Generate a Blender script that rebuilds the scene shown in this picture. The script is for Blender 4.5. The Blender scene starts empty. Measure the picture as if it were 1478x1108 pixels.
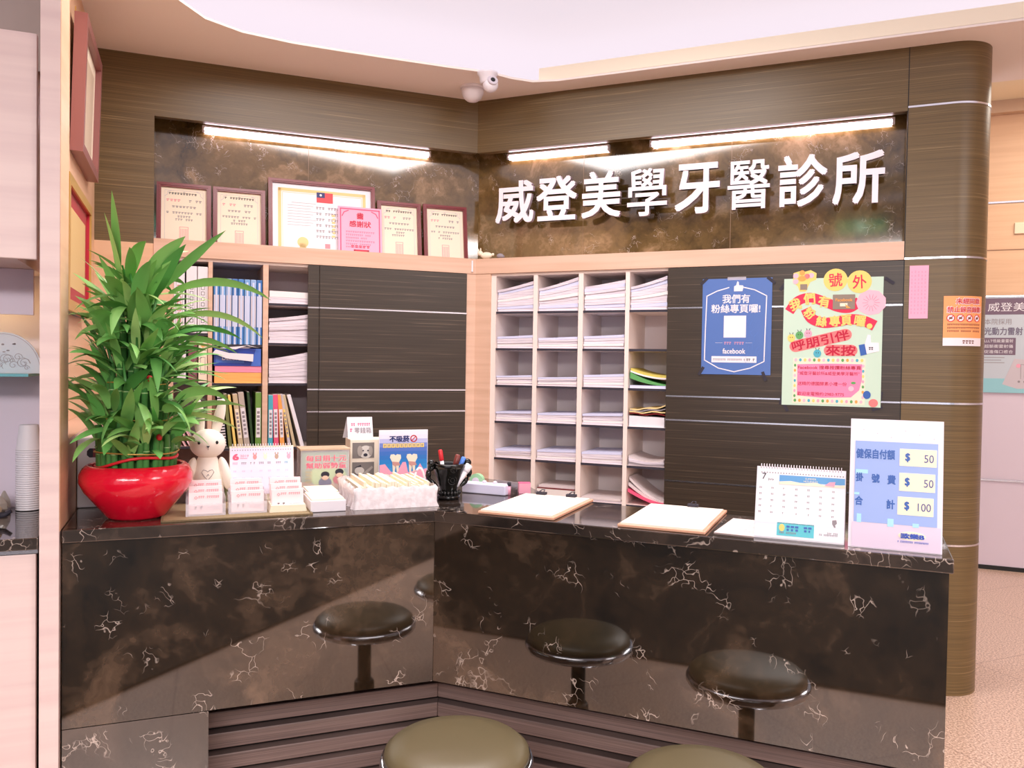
import bpy, bmesh, math, random
from mathutils import Vector, Matrix
random.seed(7)
SC = bpy.context.scene
COL = SC.collection
R_ = math.radians
# ------------------------------------------------------------------ camera, light, exposure
F_PX = 1187.0
cam_d = bpy.data.cameras.new('camera'); cam_d.sensor_fit = 'HORIZONTAL'; cam_d.sensor_width = 36.0
cam_d.lens = 36.0 * F_PX / 1478.0; cam_d.clip_start = 0.02
cam = bpy.data.objects.new('camera', cam_d); COL.objects.link(cam)
p_, r_ = R_(1.276), R_(0.867)
fw = Vector((0, math.cos(p_), -math.sin(p_))); rt = Vector((1, 0, 0)); up = rt.cross(fw)
rt2 = rt * math.cos(r_) + up * math.sin(r_); up2 = -rt * math.sin(r_) + up * math.cos(r_)
M = Matrix((rt2, up2, -fw)).transposed().to_4x4(); M.translation = Vector((0, 0, 1.39))
cam.matrix_world = M
SC.camera = cam
SC.view_settings.view_transform = 'Standard'; SC.view_settings.look = 'None'
SC.view_settings.gamma = 1.0; SC.view_settings.use_curve_mapping = False
SC.view_settings.exposure = 0.56
SC.cycles.use_denoising = True
SC.cycles.max_bounces = 8; SC.cycles.diffuse_bounces = 4; SC.cycles.glossy_bounces = 4
SC.cycles.sample_clamp_indirect = 6.0
SC.cycles.caustics_reflective = False; SC.cycles.caustics_refractive = False
world = bpy.data.worlds.new('world'); SC.world = world; world.use_nodes = True
world.node_tree.nodes['Background'].inputs[0].default_value = (0.86, 0.84, 0.95, 1)
world.node_tree.nodes['Background'].inputs[1].default_value = 1.0

# frames of the two walls: C is their common corner on the floor; x runs right along the wall, y runs into it
C = Vector((-0.202, 4.4, 0))
ANG = {'L': R_(21.699), 'R': R_(-23.301), 'O': 0.0}
def P(w, x, d, z):
    """point x to the right of the corner, d in front of wall w, at height z"""
    a = ANG[w]
    return C + Vector((math.cos(a) * x + math.sin(a) * d, math.sin(a) * x - math.cos(a) * d, z))

def area_light(name, loc, size, power, color, rot=(0, 0, 0), size_y=None):
    l = bpy.data.lights.new(name, 'AREA'); l.energy = power; l.color = color
    l.shape = 'RECTANGLE'; l.size = size; l.size_y = size_y or size
    o = bpy.data.objects.new(name, l); o.location = loc; o.rotation_euler = rot; COL.objects.link(o)
    return o
# unseen hall ceiling lights; the staff lamp is added to brighten the shelves
area_light('ceiling_light_hall', (-0.3, -2.3, 2.77), 3.4, 265, (1.0, 0.95, 0.94), size_y=1.2)
area_light('staff_fill_light', (-0.15, 2.75, 2.96), 1.8, 36, (1.0, 0.94, 0.92), size_y=0.7)
area_light('ceiling_light_side', (2.9, 0.3, 2.77), 1.4, 70, (1.0, 0.95, 0.94))
area_light('ceiling_light_corridor', P('R', 3.6, -1.7, 3.26), 1.8, 34, (1.0, 0.92, 0.80), size_y=0.8)
# ------------------------------------------------------------------ materials
def lin(c):
    return tuple(((v / 255) / 12.92 if v / 255 <= 0.04045 else ((v / 255 + 0.055) / 1.055) ** 2.4) for v in c) + (1.0,)
def mat(name, rgb, rough=0.5, metal=0.0, spec=0.5, emit=0.0, alpha=1.0, trans=0.0, ecol=None, coat=0.0):
    m = bpy.data.materials.new(name); m.use_nodes = True
    b = m.node_tree.nodes['Principled BSDF']
    b.inputs['Base Color'].default_value = lin(rgb); b.inputs['Roughness'].default_value = rough
    b.inputs['Metallic'].default_value = metal; b.inputs['Specular IOR Level'].default_value = spec
    if emit: b.inputs['Emission Color'].default_value = lin(ecol or rgb); b.inputs['Emission Strength'].default_value = emit
    if alpha < 1: b.inputs['Alpha'].default_value = alpha
    if trans: b.inputs['Transmission Weight'].default_value = trans
    if coat: b.inputs['Coat Weight'].default_value = coat
    return m
def N(m, t, **k):
    n = m.node_tree.nodes.new(t)
    for a, v in k.items():
        if a in n.inputs: n.inputs[a].default_value = v
        else: setattr(n, a, v)
    return n
def link(m, a, b): m.node_tree.links.new(a, b)
def bsdf(m): return m.node_tree.nodes['Principled BSDF']
def ramp(m, src, stops):
    r = m.node_tree.nodes.new('ShaderNodeValToRGB'); e = r.color_ramp.elements
    while len(e) < len(stops): e.new(0.5)
    for i, (p, c) in enumerate(stops):
        e[i].position = p; e[i].color = lin(c) if len(c) == 3 else c
    link(m, src, r.inputs[0]); return r
def coords(m, scale, kind='Object'):
    t = N(m, 'ShaderNodeTexCoord'); mp = N(m, 'ShaderNodeMapping'); mp.inputs['Scale'].default_value = scale
    link(m, t.outputs[kind], mp.inputs[0]); return mp.outputs[0]
def mixc(m, fac, a, b, mode='MIX'):
    x = m.node_tree.nodes.new('ShaderNodeMix'); x.data_type = 'RGBA'; x.blend_type = mode
    for i, v in ((0, fac), (6, a), (7, b)):
        if hasattr(v, 'links') or hasattr(v, 'is_linked'): link(m, v, x.inputs[i])
        else: x.inputs[i].default_value = v
    return x.outputs[2]
def wood(name, base, streak, light, rough=0.35, zs=95, seed=0, spec=0.5):
    m = mat(name, base, rough, spec=spec); c = coords(m, (0.9, 0.9, zs))
    n = N(m, 'ShaderNodeTexNoise', Scale=1.0, Detail=3.0, Roughness=0.6); link(m, c, n.inputs['Vector'])
    r = ramp(m, n.outputs[0], [(0.3, base), (0.61, streak), (0.66, light), (0.70, streak)])
    c2 = coords(m, (2.0, 2.0, 420)); n2 = N(m, 'ShaderNodeTexNoise', Scale=1.0, Detail=2.0); link(m, c2, n2.inputs['Vector'])
    r2 = ramp(m, n2.outputs[0], [(0.35, (205, 205, 205)), (0.65, (255, 255, 255))])
    link(m, mixc(m, 1.0, r.outputs[0], r2.outputs[0], 'MULTIPLY'), bsdf(m).inputs['Base Color'])
    return m
def soft_grain(name, base, dark, rough=0.45, sc=(1.5, 1.5, 30)):
    m = mat(name, base, rough); c = coords(m, sc)
    n = N(m, 'ShaderNodeTexNoise', Scale=1.0, Detail=4.0); link(m, c, n.inputs['Vector'])
    r = ramp(m, n.outputs[0], [(0.35, dark), (0.6, base)]); link(m, r.outputs[0], bsdf(m).inputs['Base Color'])
    return m
def marble(name, dark, mid, tan, rough=0.05, sc=1.0, spec=0.5, ior=1.5):
    m = mat(name, dark, rough, spec=spec)
    c = coords(m, (sc, sc, sc))
    w = N(m, 'ShaderNodeTexNoise', Scale=2.2, Detail=5.0, Roughness=0.6); link(m, c, w.inputs['Vector'])
    va = N(m, 'ShaderNodeVectorMath', operation='MULTIPLY_ADD'); link(m, w.outputs['Color'], va.inputs[0])
    va.inputs[1].default_value = (0.8, 0.8, 0.8); link(m, c, va.inputs[2])
    n = N(m, 'ShaderNodeTexNoise', Scale=2.6, Detail=7.0, Roughness=0.62); link(m, va.outputs[0], n.inputs['Vector'])
    base = ramp(m, n.outputs[0], [(0.34, dark), (0.52, mid), (0.72, tan)])
    # thin broken veins
    v = N(m, 'ShaderNodeTexVoronoi', feature='DISTANCE_TO_EDGE', Scale=6.5); link(m, va.outputs[0], v.inputs['Vector'])
    vr = ramp(m, v.outputs['Distance'], [(0.0, (0.9, 0.9, 0.9, 1)), (0.007, (0.5, 0.5, 0.5, 1)), (0.018, (0, 0, 0, 1))])
    k = N(m, 'ShaderNodeTexNoise', Scale=4.2, Detail=4.0); link(m, c, k.inputs['Vector'])
    kr = ramp(m, k.outputs[0], [(0.60, (0, 0, 0, 1)), (0.70, (1, 1, 1, 1))])
    f1 = N(m, 'ShaderNodeMath', operation='MULTIPLY'); link(m, vr.outputs[0], f1.inputs[0]); link(m, kr.outputs[0], f1.inputs[1])
    # small fossil flecks
    v2 = N(m, 'ShaderNodeTexVoronoi', feature='DISTANCE_TO_EDGE', Scale=17.0); link(m, va.outputs[0], v2.inputs['Vector'])
    vr2 = ramp(m, v2.outputs['Distance'], [(0.0, (0.8, 0.8, 0.8, 1)), (0.03, (0, 0, 0, 1))])
    k2 = N(m, 'ShaderNodeTexNoise', Scale=9.0, Detail=2.0); link(m, c, k2.inputs['Vector'])
    kr2 = ramp(m, k2.outputs[0], [(0.58, (0, 0, 0, 1)), (0.64, (1, 1, 1, 1))])
    f2 = N(m, 'ShaderNodeMath', operation='MULTIPLY'); link(m, vr2.outputs[0], f2.inputs[0]); link(m, kr2.outputs[0], f2.inputs[1])
    f = N(m, 'ShaderNodeMath', operation='MAXIMUM'); link(m, f1.outputs[0], f.inputs[0]); link(m, f2.outputs[0], f.inputs[1])
    bsdf(m).inputs['IOR'].default_value = ior
    link(m, mixc(m, f.outputs[0], base.outputs[0], lin((214, 196, 184))), bsdf(m).inputs['Base Color'])
    return m
def paper_edges(name, base, dark, zs=500):
    m = mat(name, base, 0.8); c = coords(m, (6, 6, zs))
    n = N(m, 'ShaderNodeTexNoise', Scale=1.0, Detail=1.0); link(m, c, n.inputs['Vector'])
    r = ramp(m, n.outputs[0], [(0.3, dark), (0.55, base)]); link(m, r.outputs[0], bsdf(m).inputs['Base Color'])
    return m
def terrazzo(name):
    m = mat(name, (205, 172, 150), 0.28); c = coords(m, (1, 1, 1))
    n = N(m, 'ShaderNodeTexNoise', Scale=130.0, Detail=3.0); link(m, c, n.inputs['Vector'])
    r = ramp(m, n.outputs[0], [(0.36, (150, 118, 100)), (0.5, (200, 168, 148)), (0.66, (232, 205, 186))])
    b = N(m, 'ShaderNodeTexBrick', Scale=1.0); b.offset = 0.0
    b.inputs['Mortar Size'].default_value = 0.002; b.inputs['Brick Width'].default_value = 0.9; b.inputs['Row Height'].default_value = 0.9
    mp = coords(m, (1, 1, 1)); link(m, mp, b.inputs['Vector'])
    mp.node.inputs['Rotation'].default_value = (0, 0, R_(-23.3)) 
    link(m, mixc(m, b.outputs['Fac'], r.outputs[0], lin((150, 120, 105))), bsdf(m).inputs['Base Color'])
    return m
M_ = {}
m_dark = wood('dark_striped_wood', (108, 87, 52), (119, 96, 60), (156, 132, 94), 0.36, 150)
m_door = wood('dark_door_wood', (60, 49, 39), (69, 57, 46), (124, 106, 88), 0.34, 150)
m_lightwood = soft_grain('pale_wood', (226, 188, 164), (214, 174, 148))
m_whitewood = soft_grain('white_ash_laminate', (238, 214, 208), (228, 202, 198), 0.4, (1.2, 1.2, 26))
m_shelf = mat('shelf_board', (242, 226, 218), 0.5)
m_back = mat('shelf_back', (238, 226, 226), 0.6)
m_peach = soft_grain('peach_panel', (228, 186, 150), (220, 176, 140))
m_ceil = mat('ceiling_paint', (252, 240, 232), 0.8)
m_ceilw = mat('white_ceiling_glow', (150, 146, 150), 0.9, emit=0.545, ecol=(240, 230, 242))  # emission added so the white ceiling looks blown out and gives soft fill
m_marble = marble('dark_marble', (11, 8, 6), (44, 32, 21), (104, 82, 64), 0.04, spec=0.6, ior=1.9)
m_marble_top = marble('dark_marble_top', (26, 20, 18), (50, 40, 34), (90, 74, 64), 0.06, spec=0.6, ior=2.0)
m_marble_niche = marble('brown_marble_niche', (66, 50, 24), (112, 88, 50), (182, 148, 112), 0.07, 1.3, spec=0.6, ior=1.75)
m_slat = wood('mauve_slat', (116, 96, 92), (128, 106, 100), (140, 118, 110), 0.5, 140)
m_black = mat('black', (14, 12, 12), 0.5)
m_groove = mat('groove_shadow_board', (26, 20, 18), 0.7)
m_steel = mat('steel_trim', (225, 225, 232), 0.22, 1.0)
m_chrome = mat('chrome', (235, 235, 240), 0.08, 1.0)
m_floor = terrazzo('terrazzo')
m_white = mat('white_plastic', (238, 232, 238), 0.35)
m_letter = mat('letter_face', (250, 240, 246), 0.4)
m_letter_side = mat('letter_side', (176, 160, 172), 0.35)
m_paper = mat('paper', (244, 236, 236), 0.75)
m_tube = mat('lit_tube', (255, 232, 246), 0.4, emit=13.0)
m_greyw = mat('grey_wall', (120, 122, 132), 0.6)
m_rug = mat('dark_carpet', (34, 28, 24), 0.95)
m_maroon = mat('maroon_frame', (120, 28, 32), 0.3)
m_gold = mat('gold', (210, 170, 90), 0.35, 0.6)
m_cream = mat('cream', (246, 232, 208), 0.6)
m_red = mat('red', (214, 32, 44), 0.4)
m_pink = mat('pink', (244, 168, 190), 0.6)
m_hotpink = mat('hot_pink', (238, 92, 130), 0.6)
m_yellow = mat('yellow', (248, 214, 120), 0.6)
m_green = mat('green', (96, 168, 96), 0.5)
m_blue = mat('blue', (52, 98, 176), 0.5)
m_navy = mat('navy', (34, 44, 110), 0.5)
m_orange = mat('orange', (246, 166, 84), 0.6)
m_teal = mat('teal', (80, 176, 196), 0.5)
m_grey = mat('grey_print', (150, 140, 146), 0.7)
m_lgrey = mat('pale_grey_print', (206, 196, 204), 0.7)
m_ink = mat('ink', (48, 44, 56), 0.7)
m_glass = mat('clear_plastic', (250, 244, 250), 0.06, alpha=0.28)
m_gold_p = mat('pale_gold_print', (240, 214, 150), 0.6)
m_lilac = mat('lilac_white', (222, 208, 222), 0.5)

# ------------------------------------------------------------------ mesh helpers
class MB:
    def __init__(s): s.v = []; s.f = []; s.m = []; s.sm = []
    def add(s, vs, fs, m=0, smooth=False):
        o = len(s.v); s.v += [tuple(v) for v in vs]
        for f in fs: s.f.append([o + i for i in f]); s.m.append(m); s.sm.append(smooth)
        return s
    def box(s, x0, x1, y0, y1, z0, z1, m=0):
        return s.add([(x0, y0, z0), (x1, y0, z0), (x1, y1, z0), (x0, y1, z0), (x0, y0, z1), (x1, y0, z1), (x1, y1, z1), (x0, y1, z1)],
                     [(0, 3, 2, 1), (4, 5, 6, 7), (0, 1, 5, 4), (1, 2, 6, 5), (2, 3, 7, 6), (3, 0, 4, 7)], m)
    def hexa(s, b, t, m=0):
        return s.add(list(b) + list(t), [(0, 3, 2, 1), (4, 5, 6, 7), (0, 1, 5, 4), (1, 2, 6, 5), (2, 3, 7, 6), (3, 0, 4, 7)], m)
    def prism(s, pts, y0, y1, m=0):          # outline in x,z extruded along y
        n = len(pts)
        return s.add([(x, y0, z) for x, z in pts] + [(x, y1, z) for x, z in pts],
                     [list(range(n)), list(range(2 * n - 1, n - 1, -1))] + [(i, i + n, (i + 1) % n + n, (i + 1) % n) for i in range(n)], m)
    def prismz(s, pts, z0, z1, m=0, smooth=False):
        n = len(pts); o = len(s.v)
        s.v += [(x, y, z0) for x, y in pts] + [(x, y, z1) for x, y in pts]
        fs = [list(range(n - 1, -1, -1)), list(range(n, 2 * n))] + [(i, (i + 1) % n, (i + 1) % n + n, i + n) for i in range(n)]
        for k, f in enumerate(fs): s.f.append([o + i for i in f]); s.m.append(m); s.sm.append(smooth and k > 1)
        return s
    def lathe(s, prof, cx=0, cy=0, cz=0, n=28, m=0, sx=1, sy=1, caps=True):
        o = len(s.v); k = len(prof)
        for r, z in prof:
            for i in range(n):
                a = 2 * math.pi * i / n; s.v.append((cx + r * math.cos(a) * sx, cy + r * math.sin(a) * sy, cz + z))
        for j in range(k - 1):
            for i in range(n):
                i2 = (i + 1) % n
                s.f.append([o + j * n + i, o + j * n + i2, o + (j + 1) * n + i2, o + (j + 1) * n + i]); s.m.append(m); s.sm.append(True)
        if caps:
            s.f.append([o + i for i in range(n - 1, -1, -1)]); s.m.append(m); s.sm.append(False)
            s.f.append([o + (k - 1) * n + i for i in range(n)]); s.m.append(m); s.sm.append(False)
        return s
    def ell(s, c, r, m=0, n=20, k=12, rot=None):
        o = len(s.v); rot = rot or Matrix.Identity(3); c = Vector(c)
        for j in range(k + 1):
            t = math.pi * j / k
            for i in range(n):
                a = 2 * math.pi * i / n
                p = rot @ Vector((r[0] * math.sin(t) * math.cos(a), r[1] * math.sin(t) * math.sin(a), -r[2] * math.cos(t)))
                s.v.append(tuple(c + p))
        for j in range(k):
            for i in range(n):
                i2 = (i + 1) % n
                s.f.append([o + j * n + i, o + j * n + i2, o + (j + 1) * n + i2, o + (j + 1) * n + i]); s.m.append(m); s.sm.append(True)
        return s
    def tube(s, pts, r, n=8, m=0, closed=False):
        pts = [Vector(p) for p in pts]; k = len(pts); o = len(s.v)
        rr = r if isinstance(r, (list, tuple)) else [r] * k
        for j, p in enumerate(pts):
            a = pts[(j - 1) % k] if (closed or j > 0) else p; b = pts[(j + 1) % k] if (closed or j < k - 1) else p
            t = (b - a).normalized(); ref = Vector((0, 0, 1)) if abs(t.z) < 0.9 else Vector((1, 0, 0))
            u = t.cross(ref).normalized(); w = u.cross(t)
            for i in range(n):
                q = 2 * math.pi * i / n; s.v.append(tuple(p + (u * math.cos(q) + w * math.sin(q)) * rr[j]))
        for j in range(k if closed else k - 1):
            for i in range(n):
                i2 = (i + 1) % n; j2 = (j + 1) % k
                s.f.append([o + j * n + i, o + j * n + i2, o + j2 * n + i2, o + j2 * n + i]); s.m.append(m); s.sm.append(True)
        if not closed:
            s.f.append([o + i for i in range(n)]); s.m.append(m); s.sm.append(False)
            s.f.append([o + (k - 1) * n + i for i in range(n - 1, -1, -1)]); s.m.append(m); s.sm.append(False)
        return s
    def disc(s, cx, cz, rx, rz, y, m=0, n=24, th=0.0006):
        return s.prism([(cx + rx * math.cos(2 * math.pi * i / n), cz + rz * math.sin(2 * math.pi * i / n)) for i in range(n)], y - th, y, m)
    def rect(s, x0, x1, z0, z1, y, m=0, th=0.0006): return s.box(x0, x1, y - th, y, z0, z1, m)
    def line(s, pts, w, y, m=0, th=0.0006, closed=False):   # polyline printed on a y plane
        k = len(pts)
        for i in range(k if closed else k - 1):
            a = Vector(pts[i]); b = Vector(pts[(i + 1) % k]); t = b - a
            if t.length < 1e-6: continue
            t.normalize(); nn = Vector((-t.y, t.x)) * w / 2; t = t * w * 0.4; a = a - t; b = b + t
            s.prism([tuple(a - nn), tuple(b - nn), tuple(b + nn), tuple(a + nn)], y - th, y, m)
        return s
    def text(s, body, x0, x1, z0, z1, y, m=0, bold=0.0, depth=0.0006, msides=None, rot=0.0, keep=False):
        vs, fs, sides = text_mesh(body)
        xs = [v[0] for v in vs]; ys = [v[1] for v in vs]; ax, bx, ay, by = min(xs), max(xs), min(ys), max(ys)
        kx = (x1 - x0) / (bx - ax); kz = (z1 - z0) / (by - ay)
        if keep: kx = kz = min(kx, kz)
        cx, cz = (x0 + x1) / 2, (z0 + z1) / 2; ca, sa = math.cos(rot), math.sin(rot)
        def T(v, yy):
            X = (v[0] - (ax + bx) / 2) * kx; Z = (v[1] - (ay + by) / 2) * kz
            return (cx + X * ca - Z * sa, yy, cz + X * sa + Z * ca)
        if bold > 0.004:            # heavier strokes: the glyph stamped with small shifts
            b = bold
            vs, fs, sides = [], [], []
            v0, f0, s0 = text_mesh(body); kk = len(v0)
            for q, (dx, dy) in enumerate(((-b, -b), (b, -b), (-b, b), (b, b))):
                vs = vs + [(v[0] + dx, v[1] + dy) for v in v0]; fs = fs + [[i + q * kk for i in f] for f in f0]; sides = sides + [(a + q * kk, c + q * kk) for a, c in s0]
        n = len(vs)
        kk = len(text_mesh(body)[0])
        s.add([T(v, y - depth - 0.00012 * (i // kk)) for i, v in enumerate(vs)], fs, m)
        if msides is not None:
            s.add([T(v, y - depth - 0.00012 * (i // kk)) for i, v in enumerate(vs)] + [T(v, y) for v in vs], [(a, b, b + n, a + n) for a, b in sides], msides)
        return s
    def dashes(s, x0, x1, z, h, y, m=0, n=10, seed=0):   # a row of tiny unreadable characters
        rnd = random.Random(seed); w = (x1 - x0) / n
        for i in range(n):
            if rnd.random() < 0.08: continue
            a = x0 + i * w + w * 0.12; b = x0 + (i + 1) * w - w * 0.12
            s.rect(a, b, z + h * 0.62, z + h, y, m); s.rect(a + w * .1, b - w * rnd.uniform(.05, .3), z, z + h * 0.4, y, m)
        return s
    def build(s, name, mats, parent=None, loc=None, rotz=0.0, bevel=0.0, w=None, rx=0.0, subdiv=0):
        me = bpy.data.meshes.new(name); me.from_pydata(s.v, [], s.f)
        if not isinstance(mats, (list, tuple)): mats = [mats]
        for m in mats: me.materials.append(m)
        me.polygons.foreach_set('material_index', s.m); me.polygons.foreach_set('use_smooth', s.sm)
        me.validate(); me.update()
        o = bpy.data.objects.new(name, me); COL.objects.link(o)
        if loc is not None: o.location = loc
        o.rotation_euler = (rx, 0, rotz + (ANG[w] if w else 0))
        if parent: o.parent = parent
        if bevel:
            b = o.modifiers.new('bevel', 'BEVEL'); b.width = bevel; b.segments = 2; b.limit_method = 'ANGLE'; b.angle_limit = R_(40)
        if subdiv:
            b = o.modifiers.new('smooth', 'SUBSURF'); b.levels = subdiv; b.render_levels = subdiv
        return o
_tc = {}
def text_mesh(body):
    k = body
    if k in _tc: return _tc[k]
    c = bpy.data.curves.new('t', 'FONT'); c.body = body; c.size = 1; c.resolution_u = 3; c.space_line = 1.05
    o = bpy.data.objects.new('t', c); COL.objects.link(o)
    me = bpy.data.meshes.new_from_object(o.evaluated_get(bpy.context.evaluated_depsgraph_get()))
    vs = [(v.co.x, v.co.y) for v in me.vertices]; fs = [list(p.vertices) for p in me.polygons]
    cnt = {}
    for f in fs:
        for i in range(len(f)):
            a, b = f[i], f[(i + 1) % len(f)]; cnt[(a, b)] = cnt.get((a, b), 0) + 1
    # outline edges: merge coincident points first so that shared edges cancel
    key = {}
    for i, v in enumerate(vs): key.setdefault((round(v[0], 5), round(v[1], 5)), []).append(i)
    rep = {i: g[0] for g in key.values() for i in g}
    used = set((rep[a], rep[b]) for a, b in cnt)
    sides = [(a, b) for a, b in cnt if (rep[b], rep[a]) not in used]
    bpy.data.objects.remove(o); bpy.data.curves.remove(c); bpy.data.meshes.remove(me)
    _tc[k] = (vs, fs, sides); return _tc[k]
def tag(o, label=None, cat=None, group=None, kind=None):
    if label: o['label'] = label
    if cat: o['category'] = cat
    if group: o['group'] = group
    if kind: o['kind'] = kind
    return o
def empty(name, w, x, d, z, label, cat, group=None, rot=0.0):
    o = bpy.data.objects.new(name, None); COL.objects.link(o); o.empty_display_size = 0.05
    o.location = P(w, x, d, z); o.rotation_euler = (0, 0, ANG[w] + rot)
    return tag(o, label, cat, group)
def struct(mb, name, mats, w='O', **k):
    loc = C if w in 'LR' else None
    o = mb.build(name, mats, loc=loc, w=w, **k); o['kind'] = 'structure'; return o
def curve_plate(name, outer, holes, z0, z1, m):
    c = bpy.data.curves.new(name, 'CURVE'); c.dimensions = '2D'; c.fill_mode = 'BOTH'; c.extrude = (z1 - z0) / 2
    for pts in [outer] + holes:
        sp = c.splines.new('POLY'); sp.points.add(len(pts) - 1); sp.use_cyclic_u = True
        for i, p in enumerate(pts): sp.points[i].co = (p[0], p[1], 0, 1)
    o = bpy.data.objects.new('t', c); COL.objects.link(o)
    me = bpy.data.meshes.new_from_object(o.evaluated_get(bpy.context.evaluated_depsgraph_get()))
    bpy.data.objects.remove(o); me.name = name; me.materials.clear(); me.materials.append(m)
    ob = bpy.data.objects.new(name, me); ob.location = (0, 0, (z0 + z1) / 2); COL.objects.link(ob); ob['kind'] = 'structure'
    return ob
# ------------------------------------------------------------------ the setting
def rs(mb, s0, s1, d0, d1, z0, z1, m=0): return mb.box(s0, s1, -d1, -d0, z0, z1, m)          # right wall frame
def ls(mb, s0, s1, d0, d1, z0, z1, m=0): return mb.box(-s1, -s0, -d1, -d0, z0, z1, m)        # left wall frame
XY = lambda w, x, d: tuple(P(w, x, d, 0)[:2])
mb = MB(); mb.prismz([XY('R', -5, 8), XY('R', 6.5, 8), XY('R', 6.5, -3), XY('R', -5, -3)], -0.05, 0.0)
struct(mb, 'floor', m_floor)
hole = [XY('L', -s, d) for s, d in ((1.66, 1.6), (1.58, 1.0), (1.48, 0.69), (1.37, 0.53), (1.22, 0.445), (1.01, 0.41), (0.83, 0.405), (0.58, 0.405), (0.29, 0.41))] + \
       [XY('R', s, d) for s, d in ((0.235, 0.36), (0.30, 0.25), (0.38, 0.17), (0.5, 0.142), (0.8, 0.14), (1.6, 0.14), (3.0, 0.14), (3.3, 0.3), (3.4, 0.7), (3.4, 2.4), (3.2, 3.0), (2.6, 3.25), (0.6, 3.25), (-0.3, 3.2), (-0.9, 2.9))]
outer = [XY('R', -5, 8), XY('R', 6.5, 8), XY('R', 6.5, -0.62), XY('R', -5, -0.62)]
curve_plate('ceiling', outer, [hole], 2.79, 2.80, m_ceil)
mb = MB(); rs(mb, 0.40, 3.0, 0.10, 0.14, 2.801, 2.865); struct(mb, 'trim_lip', mat('cove_lit_lip', (255, 244, 220), 0.7), 'R')  # cream of the cove light is put into the lip's colour
mb = MB(); mb.prismz(outer, 3.0, 3.05); struct(mb, 'ceiling_upper', m_ceilw)
mb = MB(); mb.prismz([XY('R', 0, -0.55), XY('R', 6.5, -0.55), XY('R', 6.5, -2.9), XY('R', 0, -2.9)], 3.28, 3.33); rs(mb, 0, 6.5, -0.62, -0.57, 2.86, 3.28)
struct(mb, 'ceiling_corridor', mat('corridor_ceiling', (250, 238, 208), 0.8))
# left wall: dark striped boards framing a marble niche
mb = MB(); ls(mb, 0, 1.823, -0.03, 0, 2.517, 2.79); ls(mb, 1.577, 1.823, -0.03, 0, 1.93, 2.517)
mb.box(-1.823, 0.0, 0.03, 0.10, 2.532, 2.79)
struct(mb, 'wall_left', m_dark, 'L')
mb = MB(); ls(mb, 1.505, 1.823, -0.03, 0, 0, 1.93); struct(mb, 'wall_left_lower', m_peach, 'L')
mb = MB(); ls(mb, -0.2, 1.9, -0.52, -0.45, 0, 2.86); struct(mb, 'wall_left_leak_block', m_greyw, 'L')  # unseen backing added to stop light leaking in behind the boards
mb = MB(); ls(mb, -0.062, 1.577, -0.2, -0.15, 1.93, 2.56); ls(mb, 1.577, 1.62, -0.2, -0.03, 1.9, 2.56)
struct(mb, 'wall_left_niche', m_marble_niche, 'L')
# right wall
mb = MB(); rs(mb, 0, 2.066, -0.03, 0, 2.517, 2.79); rs(mb, 0, 2.066, -0.10, -0.03, 2.532, 2.79); struct(mb, 'wall_right', m_dark, 'R')
mb = MB(); rs(mb, -0.062, 2.066, -0.2, -0.15, 1.93, 2.56); struct(mb, 'wall_right_niche', m_marble_niche, 'R')
mb = MB(); rs(mb, -0.2, 2.39, -0.57, -0.5, 0, 2.86); struct(mb, 'wall_right_leak_block', m_greyw, 'R')  # added backing, out of sight, blocks light leaks at the right wall
for k, (w, x0, x1) in enumerate((('L', -1.62, 0.04), ('R', -0.04, 2.066))):
    mb = MB(); mb.box(x0, x1, 0.10, 0.2, 2.56, 2.79); struct(mb, 'trim_%d' % (k + 1), m_black, w)
# thin joints in the niche marble
mb = MB()
for x, z0, z1 in ((0.545, 1.955, 2.52), (1.30, 1.955, 2.52)): mb.box(x, x + 0.002, 0.1495, 0.151, z0, z1)
struct(mb, 'trim_3', mat('joint', (150, 120, 92), 0.5), 'R')
mb = MB(); mb.box(-0.86, -0.858, 0.1495, 0.151, 1.955, 2.52); struct(mb, 'trim_4', mat('joint_left', (150, 120, 92), 0.5), 'L')
# round ended column of striped board with steel bands
def col_outline(g):
    r = 0.155 + g; pts = [(2.066, -g), (2.24, -g)]
    pts += [(2.24 + r * math.sin(R_(a)), 0.155 - r * math.cos(R_(a))) for a in range(6, 91, 6)]
    return pts + [(2.395 + g, 0.57), (2.066, 0.57)]
mb = MB(); mb.prismz(col_outline(0), 0, 2.79, smooth=False)
col_o = struct(mb, 'wall_column', m_dark, 'R')
for p in col_o.data.polygons: p.use_smooth = abs(p.normal.z) < 0.5
try: col_o.data.set_sharp_from_angle(angle=R_(30))
except Exception: pass
for k, z in enumerate((2.533, 1.88, 1.256, 0.648)):
    mb = MB(); mb.prismz(col_outline(0.0025), z - 0.004, z + 0.004); struct(mb, 'trim_%d' % (k + 5), m_steel, 'R')
mb = MB(); rs(mb, 2.0645, 2.0675, -0.02, 0.0012, 1.0, 2.79); struct(mb, 'trim_9', m_black, 'R')
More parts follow.
